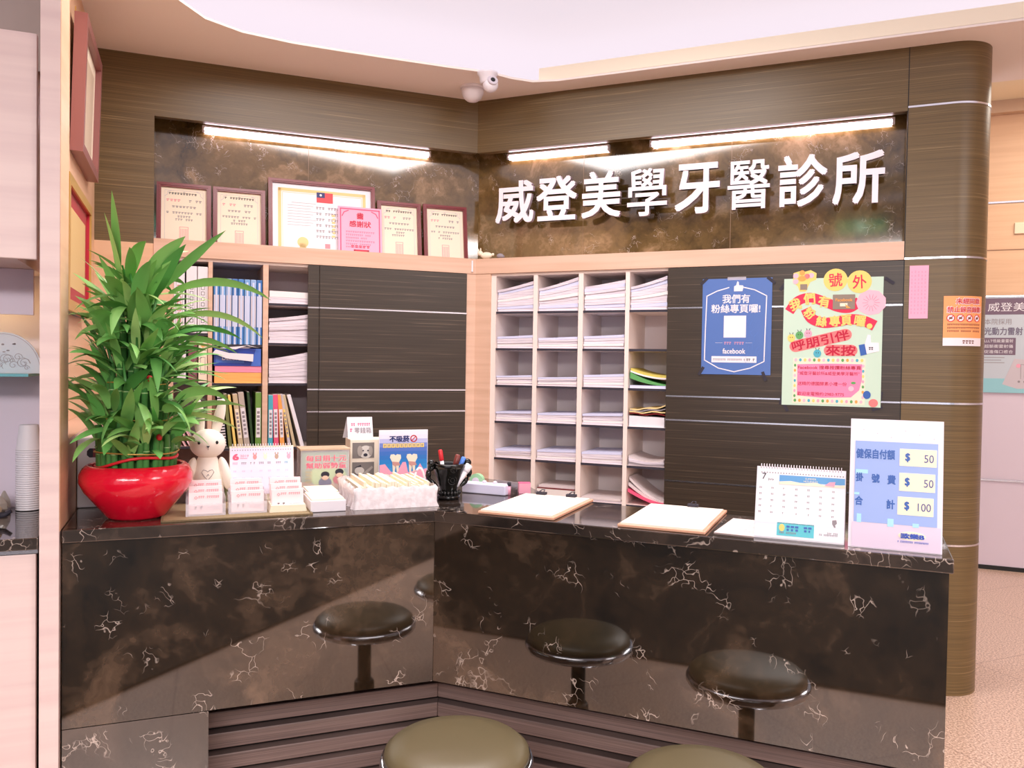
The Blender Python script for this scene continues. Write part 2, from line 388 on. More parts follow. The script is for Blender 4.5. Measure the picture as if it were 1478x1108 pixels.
# far corridor wall
mb = MB(); rs(mb, 1.5, 6.5, -2.85, -2.71, 1.93, 3.28)
struct(mb, 'wall_corridor', m_peach, 'R')
mb = MB(); rs(mb, 1.5, 6.5, -2.85, -2.71, 0, 1.93); struct(mb, 'wall_corridor_lower', m_lilac, 'R')
mb = MB(); rs(mb, 1.5, 6.5, -2.71, -2.703, 2.58, 2.592); rs(mb, 1.5, 6.5, -2.71, -2.703, 1.922, 1.934); rs(mb, 1.5, 6.5, -2.71, -2.703, 0.628, 0.64)
struct(mb, 'trim_10', m_steel, 'R')
mb = MB(); rs(mb, 1.5, 6.5, -2.712, -2.708, 2.25, 2.256); struct(mb, 'trim_11', mat('panel_joint', (150, 110, 86), 0.6), 'R')
mb = MB(); rs(mb, 1.5, 6.5, -2.71, -2.64, 3.195, 3.28); struct(mb, 'trim_12', mat('cornice', (214, 184, 158), 0.6), 'R')
mb = MB(); rs(mb, 1.5, 6.5, -2.71, -2.705, 0, 0.03); struct(mb, 'baseboard_corridor', m_black, 'R')
# side wall beside the shelves, low cheek panel, end post of the partition
mb = MB(); ls(mb, 1.823, 1.832, 0, 1.38, 0, 2.79); ls(mb, 1.795, 1.80, 1.381, 1.64, 0, 2.79); struct(mb, 'wall_side', m_peach, 'L')
mb = MB(); ls(mb, 1.735, 1.775, 1.38, 1.775, 0, 1.17); ls(mb, 1.735, 1.822, 0.6, 1.38, 0, 1.17); struct(mb, 'wall_side_low', soft_grain('cheek_panel', (216, 176, 150), (204, 164, 138)), 'L')
mb = MB(); ls(mb, 1.735, 1.779, 1.70, 1.80, 0, 2.79); ls(mb, 1.735, 1.779, 1.64, 1.70, 1.18, 2.79); struct(mb, 'wall_side_end', m_whitewood, 'L')
mb = MB(); ls(mb, 1.7335, 1.7348, 1.64, 1.797, 0.95, 2.79); struct(mb, 'trim_14', m_peach, 'L')
# rest of the hall
mb = MB(); rs(mb, -5, 0.3, 7.2, 7.3, 0, 3); rs(mb, 5.3, 6.5, 7.2, 7.3, 0, 3); rs(mb, 0.3, 5.3, 7.2, 7.3, 0, 0.35); rs(mb, 0.3, 5.3, 7.2, 7.3, 2.5, 3)
struct(mb, 'wall_back', m_greyw, 'R')
for k in range(4):
    mb = MB(); a = 0.3 + k * 1.25
    for q in ((a, a + 0.05, 0.35, 2.5), (a + 1.2, a + 1.25, 0.35, 2.5), (a + 0.05, a + 1.2, 0.35, 0.40), (a + 0.05, a + 1.2, 2.45, 2.5), (a + 0.05, a + 1.2, 0.95, 1.0)): rs(mb, q[0], q[1], 7.2, 7.26, q[2], q[3])
    struct(mb, 'window_%d' % (k + 1), m_black, 'R')
mb = MB(); rs(mb, -5.1, -5, -0.6, 7.3, 0, 3); struct(mb, 'wall_far_left', m_greyw, 'R')
mb = MB(); rs(mb, 6.5, 6.6, -2.9, 7.3, 0, 3.3); struct(mb, 'wall_far_right', mat('hall_wall', (206, 196, 196), 0.7), 'R')
mb = MB(); rs(mb, -5, 6.5, 7.12, 7.2, 0, 0.16); struct(mb, 'baseboard_back', m_black, 'R')
mb = MB(); rs(mb, -1.15, 5.5, 3.41, 6.9, 0, 0.012); o = mb.build('carpet', m_rug, loc=C, w='R')
tag(o, 'dark carpet on the hall floor, seen in the counter marble', 'carpet')

# ------------------------------------------------------------------ reception counter
HC = 0.95
T22 = math.tan(R_(22.5))
ctr = empty('reception_counter', 'L', -0.733, 1.77, 0.0, 'angled reception counter clad in polished dark brown marble with pale veins', 'counter')
inv = ctr.matrix_basis.inverted() if False else None
def cpart(mb, name, m, w, **k):
    """a counter part laid out in a wall frame, then parented to the counter"""
    o = mb.build(name, m, **k)
    W = Matrix.Translation(C) @ Matrix.Rotation(ANG[w], 4, 'Z')
    B = Matrix.Translation(ctr.location) @ Matrix.Rotation(ctr.rotation_euler.z, 4, 'Z')
    o.parent = ctr; L = B.inverted() @ W
    o.location = L.to_translation(); o.rotation_euler = L.to_euler()
    return o
def msec(w, s0, d0, d1, s1=None):
    """section of a wall-parallel bar from the mitred corner to s0"""
    sg = -1 if w == 'L' else 1
    return [(sg * d1 * T22, -d1), (sg * s0, -d1), (sg * s0, -d0), (sg * d0 * T22, -d0)]
mb = MB(); mb.prismz(msec('L', 1.731, 1.73, 1.77), 0.427, 0.915); cpart(mb, 'marble_front', m_marble, 'L')
mb = MB(); mb.prismz(msec('R', 2.117, 1.73, 1.768), 0.427, 0.915); cpart(mb, 'marble_front', m_marble, 'R')
mb = MB(); mb.box(-1.731, -1.373, -1.768, -1.58, 0, 0.424); cpart(mb, 'marble_base', m_marble_top, 'L')
mb = MB(); mb.box(2.085, 2.117, -1.73, -1.44, 0, 0.915); cpart(mb, 'marble_end', m_marble, 'R')
for w, s1 in (('L', 1.373), ('R', 2.085)):
    mb = MB(); mb.prismz(msec(w, s1, 1.50, 1.575), 0, 0.425); cpart(mb, 'kick_board', m_groove, w)
    z = 0.42
    while z > 0.03:
        mb = MB(); mb.prismz(msec(w, s1, 1.576, 1.615), z - 0.046, z); cpart(mb, 'kick_slat', m_slat, w, bevel=0.003)
        z -= 0.064
    mb = MB(); mb.prismz(msec(w, s1 if w == 'R' else 1.73, 1.50, 1.729), 0.428, 0.45); cpart(mb, 'underside', m_groove, w)
wt = MB()
top = [XY('L', -1.731, 1.785), XY('L', -1.785 * T22, 1.785), XY('R', 2.125, 1.785), XY('R', 2.125, 1.42), XY('R', 1.0, 1.42), XY('R', 0.74, 1.10), XY('L', -0.45, 1.0), XY('L', -1.731, 1.0)]
o0 = P('L', -0.733, 1.77, 0)
wt.prismz([(x - o0.x, y - o0.y) for x, y in top], 0.916, HC)
o = wt.build('counter_worktop', m_marble_top, loc=(o0.x, o0.y, 0), bevel=0.003)
tag(o, 'glossy dark marble worktop running round the bend of the reception counter', 'worktop')
# ------------------------------------------------------------------ wall cabinets
def rec(mb, w, s0, s1, d0, d1, z0, z1, m=0):
    return (ls if w == 'L' else rs)(mb, s0, s1, d0, d1, z0, z1, m)
def wpart(root, mb, name, m, w, **k):
    o = mb.build(name, m, parent=root, **k); o.location = -(Matrix.Rotation(-root.rotation_euler.z, 3, 'Z') @ (root.location - C)); return o
cr = empty('pigeonhole_cabinet', 'R', 1.05, 0, 0, 'pale cabinet of paper pigeonholes with dark sliding door, right of the corner', 'cabinet')
DEP = 0.33
mb = MB(); rs(mb, 0.0, 0.088, -0.05, 0, 0, 1.875); wpart(cr, mb, 'stile', m_lightwood, 'R')
mb = MB(); rs(mb, 0.088, 2.064, -DEP - 0.02, -DEP, 0.3, 1.875); wpart(cr, mb, 'back_panel', m_back, 'R')
mb = MB(); rs(mb, 0.088, 2.064, -DEP, -0.012, 1.862, 1.875); wpart(cr, mb, 'top_panel', m_shelf, 'R')
DX = (0.088, 0.116, 0.329, 0.352, 0.575, 0.600, 0.820, 0.841, 1.034)
for a, b in ((0.088, 0.116), (0.329, 0.352), (0.575, 0.600), (0.820, 0.841), (1.066, 1.09)):
    mb = MB(); rs(mb, a, b, -DEP, -0.012, 0.3, 1.862); wpart(cr, mb, 'divider', m_shelf, 'R')
SHZ = (1.675, 1.482, 1.288, 1.097, 0.903, 0.708)
CELL = ((0.116, 0.329), (0.352, 0.575), (0.600, 0.820), (0.841, 1.066))
for z in SHZ:
    for a, b in CELL:
        mb = MB(); rs(mb, a, b, -DEP, -0.016, z - 0.012, z, 0); rs(mb, a, b, -0.016, -0.0145, z - 0.012, z, 1)
        wpart(cr, mb, 'shelf', [m_shelf, m_ink], 'R')
mb = MB(); rs(mb, 1.034, 2.064, -0.011, 0.0, 0.3, 1.872); dr = wpart(cr, mb, 'sliding_door', m_door, 'R')
for z in (1.68, 1.255, 1.14, 0.845):
    mb = MB(); rs(mb, 1.034, 2.064, 0.0, 0.0025, z - 0.0035, z + 0.0035); mb.build('metal_strip', m_steel, parent=dr)
cl = empty('shelf_cabinet', 'L', -0.75, 0, 0, 'pale cabinet of open book shelves with dark sliding door, left of the corner', 'cabinet')
mb = MB(); ls(mb, 0.0, 0.052, -0.05, 0, 0, 1.875); wpart(cl, mb, 'stile', m_lightwood, 'L')
mb = MB(); ls(mb, 0.052, 1.505, -DEP - 0.02, -DEP, 0.3, 1.875); wpart(cl, mb, 'back_panel', mat('shelf_back_grey', (196, 184, 192), 0.6), 'L')
mb = MB(); ls(mb, 0.052, 1.505, -DEP, -0.012, 1.862, 1.875); wpart(cl, mb, 'top_panel', m_shelf, 'L')
for a, b in ((0.80, 0.82), (1.063, 1.088), (1.319, 1.338), (1.49, 1.505)):
    mb = MB(); ls(mb, a, b, -DEP, -0.012, 0.3, 1.862); wpart(cl, mb, 'divider', m_lightwood, 'L')
for z, a, b in ((1.678, 0.82, 1.063), (1.484, 0.82, 1.063), (1.287, 0.82, 1.063), (0.972, 0.82, 1.063), (1.472, 1.088, 1.319), (1.285, 1.088, 1.319), (0.972, 1.088, 1.319), (1.522, 1.338, 1.49), (1.287, 1.338, 1.49), (0.985, 1.338, 1.49)):
    mb = MB(); ls(mb, a, b, -DEP, -0.016, z - 0.012, z, 0); ls(mb, a, b, -0.016, -0.0145, z - 0.012, z, 1)
    wpart(cl, mb, 'shelf', [m_shelf, m_ink], 'L')
mb = MB(); ls(mb, 0.821, 0.875, -0.011, 0.0, 0.3, 1.872); d1 = wpart(cl, mb, 'inner_door', m_door, 'L')
mb = MB(); ls(mb, 0.052, 0.819, -0.011, 0.008, 0.3, 1.872); d2 = wpart(cl, mb, 'sliding_door', m_door, 'L')
for dd, a, b, y in ((d1, 0.821, 0.875, 0.0), (d2, 0.052, 0.819, 0.008)):
    for z in (1.663, 1.257, 1.146):
        mb = MB(); ls(mb, a, b, y, y + 0.0025, z - 0.0035, z + 0.0035); mb.build('metal_strip', m_steel, parent=dd)
# ledge over both cabinets
lg = MB()
pts = [XY('L', -1.577, -0.149), XY('L', -1.577, 0.004), XY('L', -0.004 * T22, 0.004), XY('R', 2.064, 0.004), XY('R', 2.064, -0.149), XY('L', 0.149 * T22, -0.149)]
lg.prismz([(x - C.x, y - C.y) for x, y in pts], 1.8755, 1.910)
lip = [XY('L', -1.577, -0.03), XY('L', -1.577, 0.004), XY('L', -0.004 * T22, 0.004), XY('R', 2.064, 0.004), XY('R', 2.064, -0.03), XY('L', 0.03 * T22, -0.03)]
lg.prismz([(x - C.x, y - C.y) for x, y in lip], 1.910, 1.955)
o = lg.build('display_ledge', m_lightwood, loc=(C.x, C.y, 0)); tag(o, 'pale wooden ledge capping the wall cabinets under the marble niche', 'ledge')
# ------------------------------------------------------------------ niche lights
def tube_light(w, x0, x1, label):
    t = empty('tube_light', w, (x0 + x1) / 2, -0.132, 2.531, label, 'lamp', 'tube lights under the niche top')
    L = (x1 - x0) / 2
    mb = MB(); mb.box(-L, L, -0.012, 0.012, -0.008, 0.0); mb.build('housing', m_white, parent=t)
    mb = MB(); mb.tube([(-L + .01, 0, -0.018), (L - .01, 0, -0.018)], 0.013, 12); mb.build('tube', m_tube, parent=t)
    for q in (-L, L - 0.012):
        mb = MB(); mb.box(q, q + 0.012, -0.012, 0.012, -0.03, -0.008); mb.build('end_cap', m_white, parent=t)
tube_light('L', -1.368, -0.222, 'long lit tube lamp above the framed certificates')
tube_light('R', 0.118, 0.69, 'short lit tube lamp above the first sign characters by the corner')
tube_light('R', 0.90, 2.018, 'long lit tube lamp above the right half of the sign')
# ------------------------------------------------------------------ sign characters
PLACE = ('first of the raised white sign characters, beside the wall corner', 'second raised white sign character from the corner, a stepped glyph', 'third raised white sign character from the corner, with many level strokes',
 'fourth raised white sign character, crowned with crosses', 'fifth raised white sign character, the plainest with few strokes', 'sixth raised white sign character, the densest of the row',
 'seventh raised white sign character, with slanting strokes at right', 'last raised white sign character, above the green mirrored glow at right')
LB = ((0.094, 0.304, 2.148, 2.361), (0.327, 0.542, 2.149, 2.368), (0.575, 0.773, 2.149, 2.374), (0.813, 1.009, 2.142, 2.371), (1.053, 1.259, 2.142, 2.373), (1.302, 1.491, 2.146, 2.370), (1.533, 1.739, 2.145, 2.373), (1.770, 1.977, 2.142, 2.367))
for ch, lb, (x0, x1, z0, z1) in zip('威登美學牙醫診所', PLACE, LB):
    # depth of the standing letters: front 20 mm in front of the niche marble by 9 cm of stand-off
    k = 1 + 0.085 / 3.9; cx = (x0 + x1) / 2; w_ = (x1 - x0) / 2; 
    mb = MB(); mb.text(ch, -w_, w_, z0 - 2.14, z1 - 2.14, 0.0, 0, 0.009 if ch in '學醫' else 0.019, 0.026, 1)
    o = mb.build('sign_character', [m_letter, m_letter_side], loc=P('R', cx, -0.07, 2.14), w='R')
    tag(o, lb, 'sign letter', 'characters of the clinic sign')
# ------------------------------------------------------------------ framed certificates in the left niche
def layout(x0, y0, x1, y1, w, h):
    """drawing units of a printed sheet -> metres, origin bottom centre"""
    return (lambda x: ((x - x0) / (x1 - x0) - 0.5) * w), (lambda y: (1 - (y - y0) / (y1 - y0)) * h)
def frame_mb(w, h, b, t, y0=0.0):
    mb = MB()
    o = [(-w / 2, 0), (w / 2, 0), (w / 2, h), (-w / 2, h)]; i = [(-w / 2 + b, b), (w / 2 - b, b), (w / 2 - b, h - b), (-w / 2 + b, h - b)]
    for k in range(4):
        k2 = (k + 1) % 4; mb.prism([o[k], o[k2], i[k2], i[k]], y0 - t, y0)
        mb.prism([tuple(Vector(i[k]) * .4 + Vector(o[k]) * .6), tuple(Vector(i[k2]) * .4 + Vector(o[k2]) * .6), tuple(Vector(i[k2]) * .7 + Vector(o[k2]) * .3), tuple(Vector(i[k]) * .7 + Vector(o[k]) * .3)], y0 - t - 0.003, y0 - t)
    return mb
CP = [m_cream, m_lgrey, mat('seal_pink', (236, 150, 158), 0.6), m_grey, m_ink, m_gold_p, m_red, m_navy, m_white]
def certificate(s0, s1, ztop, label, seed, big=False, d=-0.085, tilt=8):
    w = s0 - s1; h = (ztop - 1.911) / math.cos(R_(tilt))
    r = empty('framed_certificate', 'L', -(s0 + s1) / 2, d, 1.911, label, 'certificate', 'framed certificates on the ledge'); r.rotation_euler.x = -R_(tilt)
    frame_mb(w, h, 0.02, 0.014).build('frame', m_maroon, parent=r)
    mb = MB(); mb.box(-w / 2 + .004, w / 2 - .004, 0.0005, 0.006, 0.004, h - .004); mb.build('backing', m_black, parent=r)
    mb = MB(); mb.box(-w / 2 + .015, w / 2 - .015, -0.002, 0.0004, 0.015, h - .015, 8 if big else 0); Y = -0.0021
    if not big:
        a = w / 2 - 0.036; zb, zt = 0.034, h - 0.034
        mb.line([(-a, zb), (a, zb), (a, zt), (-a, zt)], 0.0012, Y, 1, closed=True)
        for sx in (-1, 1):
            mb.line([(sx * a, zt - .03), (sx * (a - .012), zt - .02), (sx * (a - .012), zt - .008), (sx * (a - .03), zt)], 0.002, Y, 1)
        mb.line([(0, zt - .004), (.005, zt - .009), (0, zt - .014), (-.005, zt - .009)], 0.0015, Y, 3, closed=True)
        for k, (f, q, hw, n) in enumerate(((0.84, 4, .07, 11), (0.735, 2, .08, 8), (0.645, 3, .055, 7), (0.555, 3, .08, 12), (0.50, 3, .03, 5), (0.455, 3, .04, 7), (0.10, 3, .045, 6))):
            if k == 1: mb.dashes(-hw, -.015, h * f, .011, Y, 2, 4, seed); mb.dashes(.02, hw, h * f, .011, Y, 3, 4, seed + 1)
            else: mb.dashes(-hw, hw, h * f, .009, Y, q, n, seed + k * 7)
        mb.line([(-.019, h * .14), (.019, h * .14), (.019, h * .36), (-.019, h * .36)], 0.002, Y, 2, closed=True)
        for k in range(5): mb.rect(-.015 + k * .0068, -.0125 + k * .0068, h * .165, h * .335, Y, 2)
    else:
        a = w / 2 - 0.055; zb, zt = 0.03, h - 0.05
        mb.line([(-a, zb), (a, zb), (a, zt), (-a, zt)], 0.016, Y, 5, closed=True)
        mb.line([(-a + .014, zb + .014), (a - .014, zb + .014), (a - .014, zt - .014), (-a + .014, zt - .014)], 0.002, Y, 5, closed=True)
        mb.rect(-.03, .052, h - .105, h - .052, Y - .0006, 6); mb.rect(-.03, .011, h - .079, h - .052, Y - .0012, 7)
        mb.disc(-.0095, h - .066, .006, .006, Y - .0018, 8, 12)
        for k in range(9): mb.rect(-.175 + (0.02 if k == 0 else 0), -.035 - (k % 3) * .012, h - .115 - k * .0145, h - .1135 - k * .0145, Y, 3)
        mb.disc(-.10, .085, .028, .028, Y, 5, 16); mb.prism([(-.118, .03), (-.10, .045), (-.082, .03), (-.085, .08), (-.115, .08)], Y - .0006, Y, 5)
        for k in range(6): mb.dashes(-.035, .10, h - .14 - k * .03, .012, Y, 3, 9, seed + k)
        for k in range(7): mb.rect(.045 + (k % 2) * .004, .062, .12 + k * .018, .131 + k * .018, Y - .0006, 5)
        mb.rect(.01, .036, .06, .084, Y, 2)
    mb.build('document', CP, parent=r)
certificate(1.569, 1.326, 2.239, 'small red framed certificate at the far left of the ledge, behind the bamboo tips', 1)
certificate(1.317, 1.073, 2.239, 'small red framed certificate touching the left side of the big certificate', 2)
certificate(1.058, 0.522, 2.310, 'largest framed certificate, wide, with a small flag and yellow rosette', 3, True)
certificate(0.510, 0.276, 2.242, 'small red framed certificate half hidden by the pink certificate of thanks', 4)
certificate(0.262, 0.018, 2.246, 'small red framed certificate nearest to the wall corner', 5)
r = empty('thanks_certificate', 'L', -0.605, -0.058, 1.911, 'unframed pink certificate of thanks leaning before the big framed certificate', 'certificate'); r.rotation_euler.x = -R_(7)
mb = MB(); h = 0.285; mb.box(-.113, .113, 0, 0.003, 0, h, 0)
mb.line([(-.10, .012), (.10, .012), (.10, h - .012), (-.10, h - .012)], .006, 0, 1, closed=True)
for sx in (-1, 1): mb.line([(sx * .092, h - .05), (sx * .082, h - .03), (sx * .06, h - .02)], .005, 0, 1)
mb.text('感謝狀', -.055, .055, h - .105, h - .073, -.0002, 2, 0.02)
mb.text('齒', -.016, .016, h - .062, h - .03, -.0002, 2, 0.05)
for k in range(6): mb.dashes(-.075, .075 - (k % 3) * .02, h - .135 - k * .016, .008, 0, 3, 13, 50 + k)
mb.dashes(-.05, .05, .072, .012, 0, 2, 5, 70)
mb.line([(-.03, .01), (.04, .01), (.04, .058), (-.03, .058)], .009, 0, 2, closed=True)
for k in range(4): mb.line([(-.018 + k * .015, .02), (-.014 + k * .015, .05)], .004, 0, 2)
mb.build('printed_sheet', [mat('pink_sheet', (250, 178, 204), 0.6), m_hotpink, mat('crimson', (206, 30, 66), 0.5), mat('rose_print', (222, 120, 150), 0.6)], parent=r)
# small ornaments on the ledge by the corner
mb = MB(); mb.ell((0, 0, .018), (.034, .015, .018)); mb.ell((-.036, 0, .03), (.016, .013, .014)); mb.ell((-.046, 0, .046), (.004, .003, .012), rot=Matrix.Rotation(R_(-25), 3, 'Y'))
mb.ell((-.034, 0, .048), (.004, .003, .012)); mb.ell((.038, 0, .022), (.008, .006, .008))
o = mb.build('animal_figurine', m_cream, loc=P('R', 0.055, -0.012, 1.9555), w='R'); tag(o, 'tiny cream animal figurine on the pale ledge in the wall corner', 'figurine')
mb = MB(); mb.ell((0, 0, .013), (.02, .012, .013)); mb.ell((.012, 0, .009), (.014, .011, .009))
o = mb.build('pebble', m_grey, loc=P('R', 0.135, -0.012, 1.9555), w='R'); tag(o, 'small grey pebble on the ledge beside the cream figurine', 'pebble')
mb = MB(); mb.box(-.004, .004, -.006, 0, 0, .052); mb.ell((0, -.004, .052), (.005, .004, .005)); mb.ell((0, -.004, 0), (.006, .005, .006))
o = mb.build('wall_hook', m_white, loc=P('L', -0.024, 0.005, 1.888), w='L'); tag(o, 'small white hook strip stuck to the ledge end in the corner', 'hook')
# ------------------------------------------------------------------ cameras on the ceiling
q = empty('dome_sensor', 'L', -0.10, 0.20, 2.79, 'white half dome sensor under the ceiling in the wall corner', 'sensor')
mb = MB(); mb.lathe([(.062, 0), (.064, -.006), (.06, -.012)], n=32); mb.build('base_ring', m_white, parent=q)
mb = MB(); mb.lathe([(.058, -.012), (.056, -.03), (.046, -.055), (.028, -.07), (.008, -.076), (.001, -.0765)], n=32); mb.build('dome', m_white, parent=q)
q = empty('security_camera', 'L', -0.10, 0.42, 2.79, 'white turret security camera hanging from the ceiling near the corner', 'camera')
mb = MB(); mb.lathe([(.05, 0), (.05, -.008), (.04, -.02), (.036, -.045), (.03, -.055)], n=28); mb.build('base', m_white, parent=q)
mb = MB(); mb.ell((.012, -.01, -.058), (.037, .037, .037)); mb.build('ball_housing', m_white, parent=q)
rr = Matrix.Rotation(R_(68), 4, 'X'); fb = MB()
fb.lathe([(.024, .026), (.026, .036), (.022, .039), (.018, .037)], n=24); fb.v = [tuple(Vector((.012, -.01, -.058)) + (rr @ Vector(v))) for v in fb.v]; f_o = fb.build('lens_ring', m_lgrey, parent=q)
fb = MB(); fb.lathe([(.012, .036), (.010, .041), (.004, .043)], n=20); fb.v = [tuple(Vector((.012, -.01, -.058)) + (rr @ Vector(v))) for v in fb.v]; fb.build('lens', m_black, parent=f_o)
# ------------------------------------------------------------------ exit sign of the hall (mirrored in the niche marble)
q = empty('exit_sign', 'R', 1.85, 3.86, 2.62, 'green lit exit sign hanging from the ceiling, mirrored in the niche marble', 'sign'); q.rotation_euler.z += math.pi
mb = MB(); mb.box(-.22, .22, -.02, .02, 0, .14); mb.build('housing', m_white, parent=q)
mb = MB(); mb.box(-.21, .21, -.024, -.02, .006, .134, 0); mb.disc(.0, .108, .012, .012, -.024, 1, 14); mb.line([(0, .095), (-.012, .06), (-.03, .03)], .014, -.024, 1); mb.line([(-.008, .065), (.016, .045), (.012, .02)], .012, -.024, 1)
mb.line([(-.03, .07), (-.015, .09), (.015, .085), (.03, .068)], .009, -.024, 1); mb.line([(-.05, .015), (-.05, .125), (.05, .125), (.05, .015)], .006, -.024, 1)
mb.build('face', [mat('exit_green', (40, 150, 110), 0.4, emit=2.2), mat('exit_white', (220, 250, 236), 0.4, emit=2.2)], parent=q)
for sx in (-.15, .15):
    mb = MB(); mb.tube([(sx, 0, .14), (sx, 0, .17)], .008); mb.build('hanger', m_white, parent=q)
# ------------------------------------------------------------------ blue social page poster
def tape(parent, x, z, ang, y=-0.0022):
    mb = MB(); c, s = math.cos(ang), math.sin(ang); pts = [(x + c * a - s * b, z + s * a + c * b) for a, b in ((-.022, -.007), (.022, -.007), (.022, .007), (-.022, .007))]
    mb.prism(pts, y - .0005, y); mb.build('tape', m_ink, parent=parent)
X, Z = layout(118, 150, 598, 822, .317, .45)
q = empty('blue_poster', 'R', 1.3605, 0.0035, 1.364, 'blue poster with a thumb up and white lettering on the dark sliding door', 'poster')
mb = MB(); mb.box(-.1585, .1585, -.001, 0, 0, .45, 0); Y = -.001
mb.line([(X(a), Z(b)) for a, b in ((404, 213), (480, 232), (562, 275), (557, 500), (553, 728), (460, 775), (350, 802), (240, 778), (140, 722), (143, 500), (149, 270), (220, 236), (302, 213))], .0048, Y, 1)
mb.prism([(X(a), Z(b)) for a, b in ((338, 240), (338, 205), (352, 198), (360, 170), (370, 176), (372, 198), (400, 200), (403, 212), (396, 240))], Y - .0006, Y, 1)
mb.text('我們有', X(260), X(448), Z(322), Z(262), Y, 1, .018); mb.text('粉絲專頁囉!', X(183), X(520), Z(390), Z(331), Y, 1, .018)
mb.rect(X(272), X(426), Z(563), Z(410), Y, 1)
mb.dashes(X(275), X(415), Z(611), .012, Y, 2, 8, 5); mb.line([(X(215), Z(600)), (X(265), Z(600))], .001, Y, 1); mb.line([(X(425), Z(600)), (X(470), Z(600))], .001, Y, 1)
mb.text('facebook', X(268), X(424), Z(675), Z(640), Y, 1, .02)
mb.rect(X(190), X(502), Z(738), Z(694), Y, 1); mb.dashes(X(200), X(425), Z(723), .008, Y - .0006, 3, 20, 8); mb.dashes(X(432), X(490), Z(726), .011, Y - .0006, 4, 4, 9)
for k in range(14):
    rnd = random.Random(k); a, b = rnd.uniform(410, 540), rnd.uniform(430, 760); mb.line([(X(a), Z(b)), (X(a + rnd.uniform(-25, 15)), Z(b - rnd.uniform(10, 30))), (X(a + rnd.uniform(0, 30)), Z(b - rnd.uniform(30, 50)))], .0012, Y, 5)
mb.build('sheet', [mat('poster_blue', (84, 116, 182), 0.35), m_white, mat('dusty_pink', (208, 150, 180), 0.5), m_grey, m_ink, mat('poster_blue_light', (84, 124, 196), 0.4)], parent=q)
for a, b, g in ((128, 165, 45), (590, 168, -40), (118, 800, 60), (556, 830, -70)): tape(q, X(a), Z(b), R_(g), .0002 if False else -.0012)
mb = MB(); mb.box(X(292), X(420), -.002, -.0012, Z(162), Z(140)); mb.build('clear_tape', m_glass, parent=q)
# ------------------------------------------------------------------ hand made pale green poster
X, Z = layout(662, 140, 1352, 1035, .415, .575)
q = empty('handmade_poster', 'R', 1.7785, 0.0035, 1.230, 'pale green handmade poster with red banners and paper cut-outs on dark door', 'poster')
GM = [mat('mint_paper', (202, 226, 206), 0.7), m_yellow, mat('banner_red', (226, 44, 84), 0.6), mat('pale_rose', (250, 190, 206), 0.7), mat('coral', (246, 128, 128), 0.6), m_cream, m_hotpink, mat('taupe', (146, 130, 116), 0.6), m_orange, m_white, m_blue, m_teal, m_ink, mat('deep_rose', (196, 20, 60), 0.6), m_green, mat('panel_pink', (248, 140, 180), 0.6), m_pink]
mb = MB(); mb.box(-.2075, .2075, -.001, 0, 0, .575, 0); Y = -.001
def wave(pts, w, m, y):
    c = [(X(a), Z(b)) for a, b in pts]; fine = []
    for i in range(len(c) - 1):
        p0, p1, p2, p3 = c[max(i - 1, 0)], c[i], c[i + 1], c[min(i + 2, len(c) - 1)]
        for k in range(6):
            t = k / 6; fine.append(tuple(0.5 * ((2 * p1[j]) + (-p0[j] + p2[j]) * t + (2 * p0[j] - 5 * p1[j] + 4 * p2[j] - p3[j]) * t * t + (-p0[j] + 3 * p1[j] - 3 * p2[j] + p3[j]) * t ** 3) for j in (0, 1)))
    fine.append(c[-1]); up_, dn = [], []
    for i, p in enumerate(fine):
        a = Vector(fine[max(i - 1, 0)]); b = Vector(fine[min(i + 1, len(fine) - 1)]); t = (b - a).normalized(); nn = Vector((-t.y, t.x)) * w / 2
        up_.append(tuple(Vector(p) + nn)); dn.append(tuple(Vector(p) - nn))
    for i in range(len(fine) - 1): mb.prism([dn[i], dn[i + 1], up_[i + 1], up_[i]], y - .0006, y, m)
def glyph(ch, cx, cy, sz, m, y, bold=.02, rot=0): mb.text(ch, X(cx - sz / 2), X(cx + sz / 2), Z(cy + sz / 2), Z(cy - sz / 2), y, m, bold, rot=rot)
for cx, cy, ch in ((1025, 155, '號'), (1190, 172, '外')): mb.disc(X(cx), Z(cy), .05, .05, Y - .0004, 1); glyph(ch, cx, cy, 92, 2, Y - .001, .01, R_(3))
# sticker: yellow critter with flowers
mb.prism([(X(a), Z(b)) for a, b in ((728, 100), (770, 88), (800, 95), (850, 82), (892, 105), (890, 150), (850, 165), (832, 200), (820, 232), (775, 232), (760, 195), (725, 160))], Y - .0008, Y, 1)
for a, b, m in ((745, 120, 3), (825, 125, 4), (855, 120, 3), (745, 160, 3), (790, 100, 8)): mb.disc(X(a), Z(b), .012, .012, Y - .001, m, 12)
mb.disc(X(790), Z(140), .017, .012, Y - .0014, 8, 14); mb.rect(X(778), X(828), Z(220), Z(180), Y - .001, 7)
wave(((703, 372), (760, 300), (850, 275), (950, 305), (1050, 345), (1130, 350), (1195, 305)), .043, 2, Y)
for ch, a, b, g in (('我', 745, 322, 18), ('們', 845, 283, 5), ('有', 950, 305, -8)): glyph(ch, a, b, 78, 1, Y - .0008, .03, R_(g))
mb.rect(X(1010), X(1163), Z(360), Z(258), Y - .0014, 7); mb.text('Facebook', X(1030), X(1145), Z(305), Z(285), Y - .002, 8, .02); mb.rect(X(1060), X(1112), Z(340), Z(318), Y - .002, 5); mb.prism([(X(1095), Z(325)), (X(1135), Z(352)), (X(1105), Z(352))], Y - .0028, Y - .002, 8)
mb.prism([(X(1272 + 98 * (1 + .05 * (k % 2)) * math.cos(k * math.pi / 9)), Z(316 - 84 * (1 + .05 * (k % 2)) * math.sin(k * math.pi / 9))) for k in range(18)], Y - .001, Y, 3)
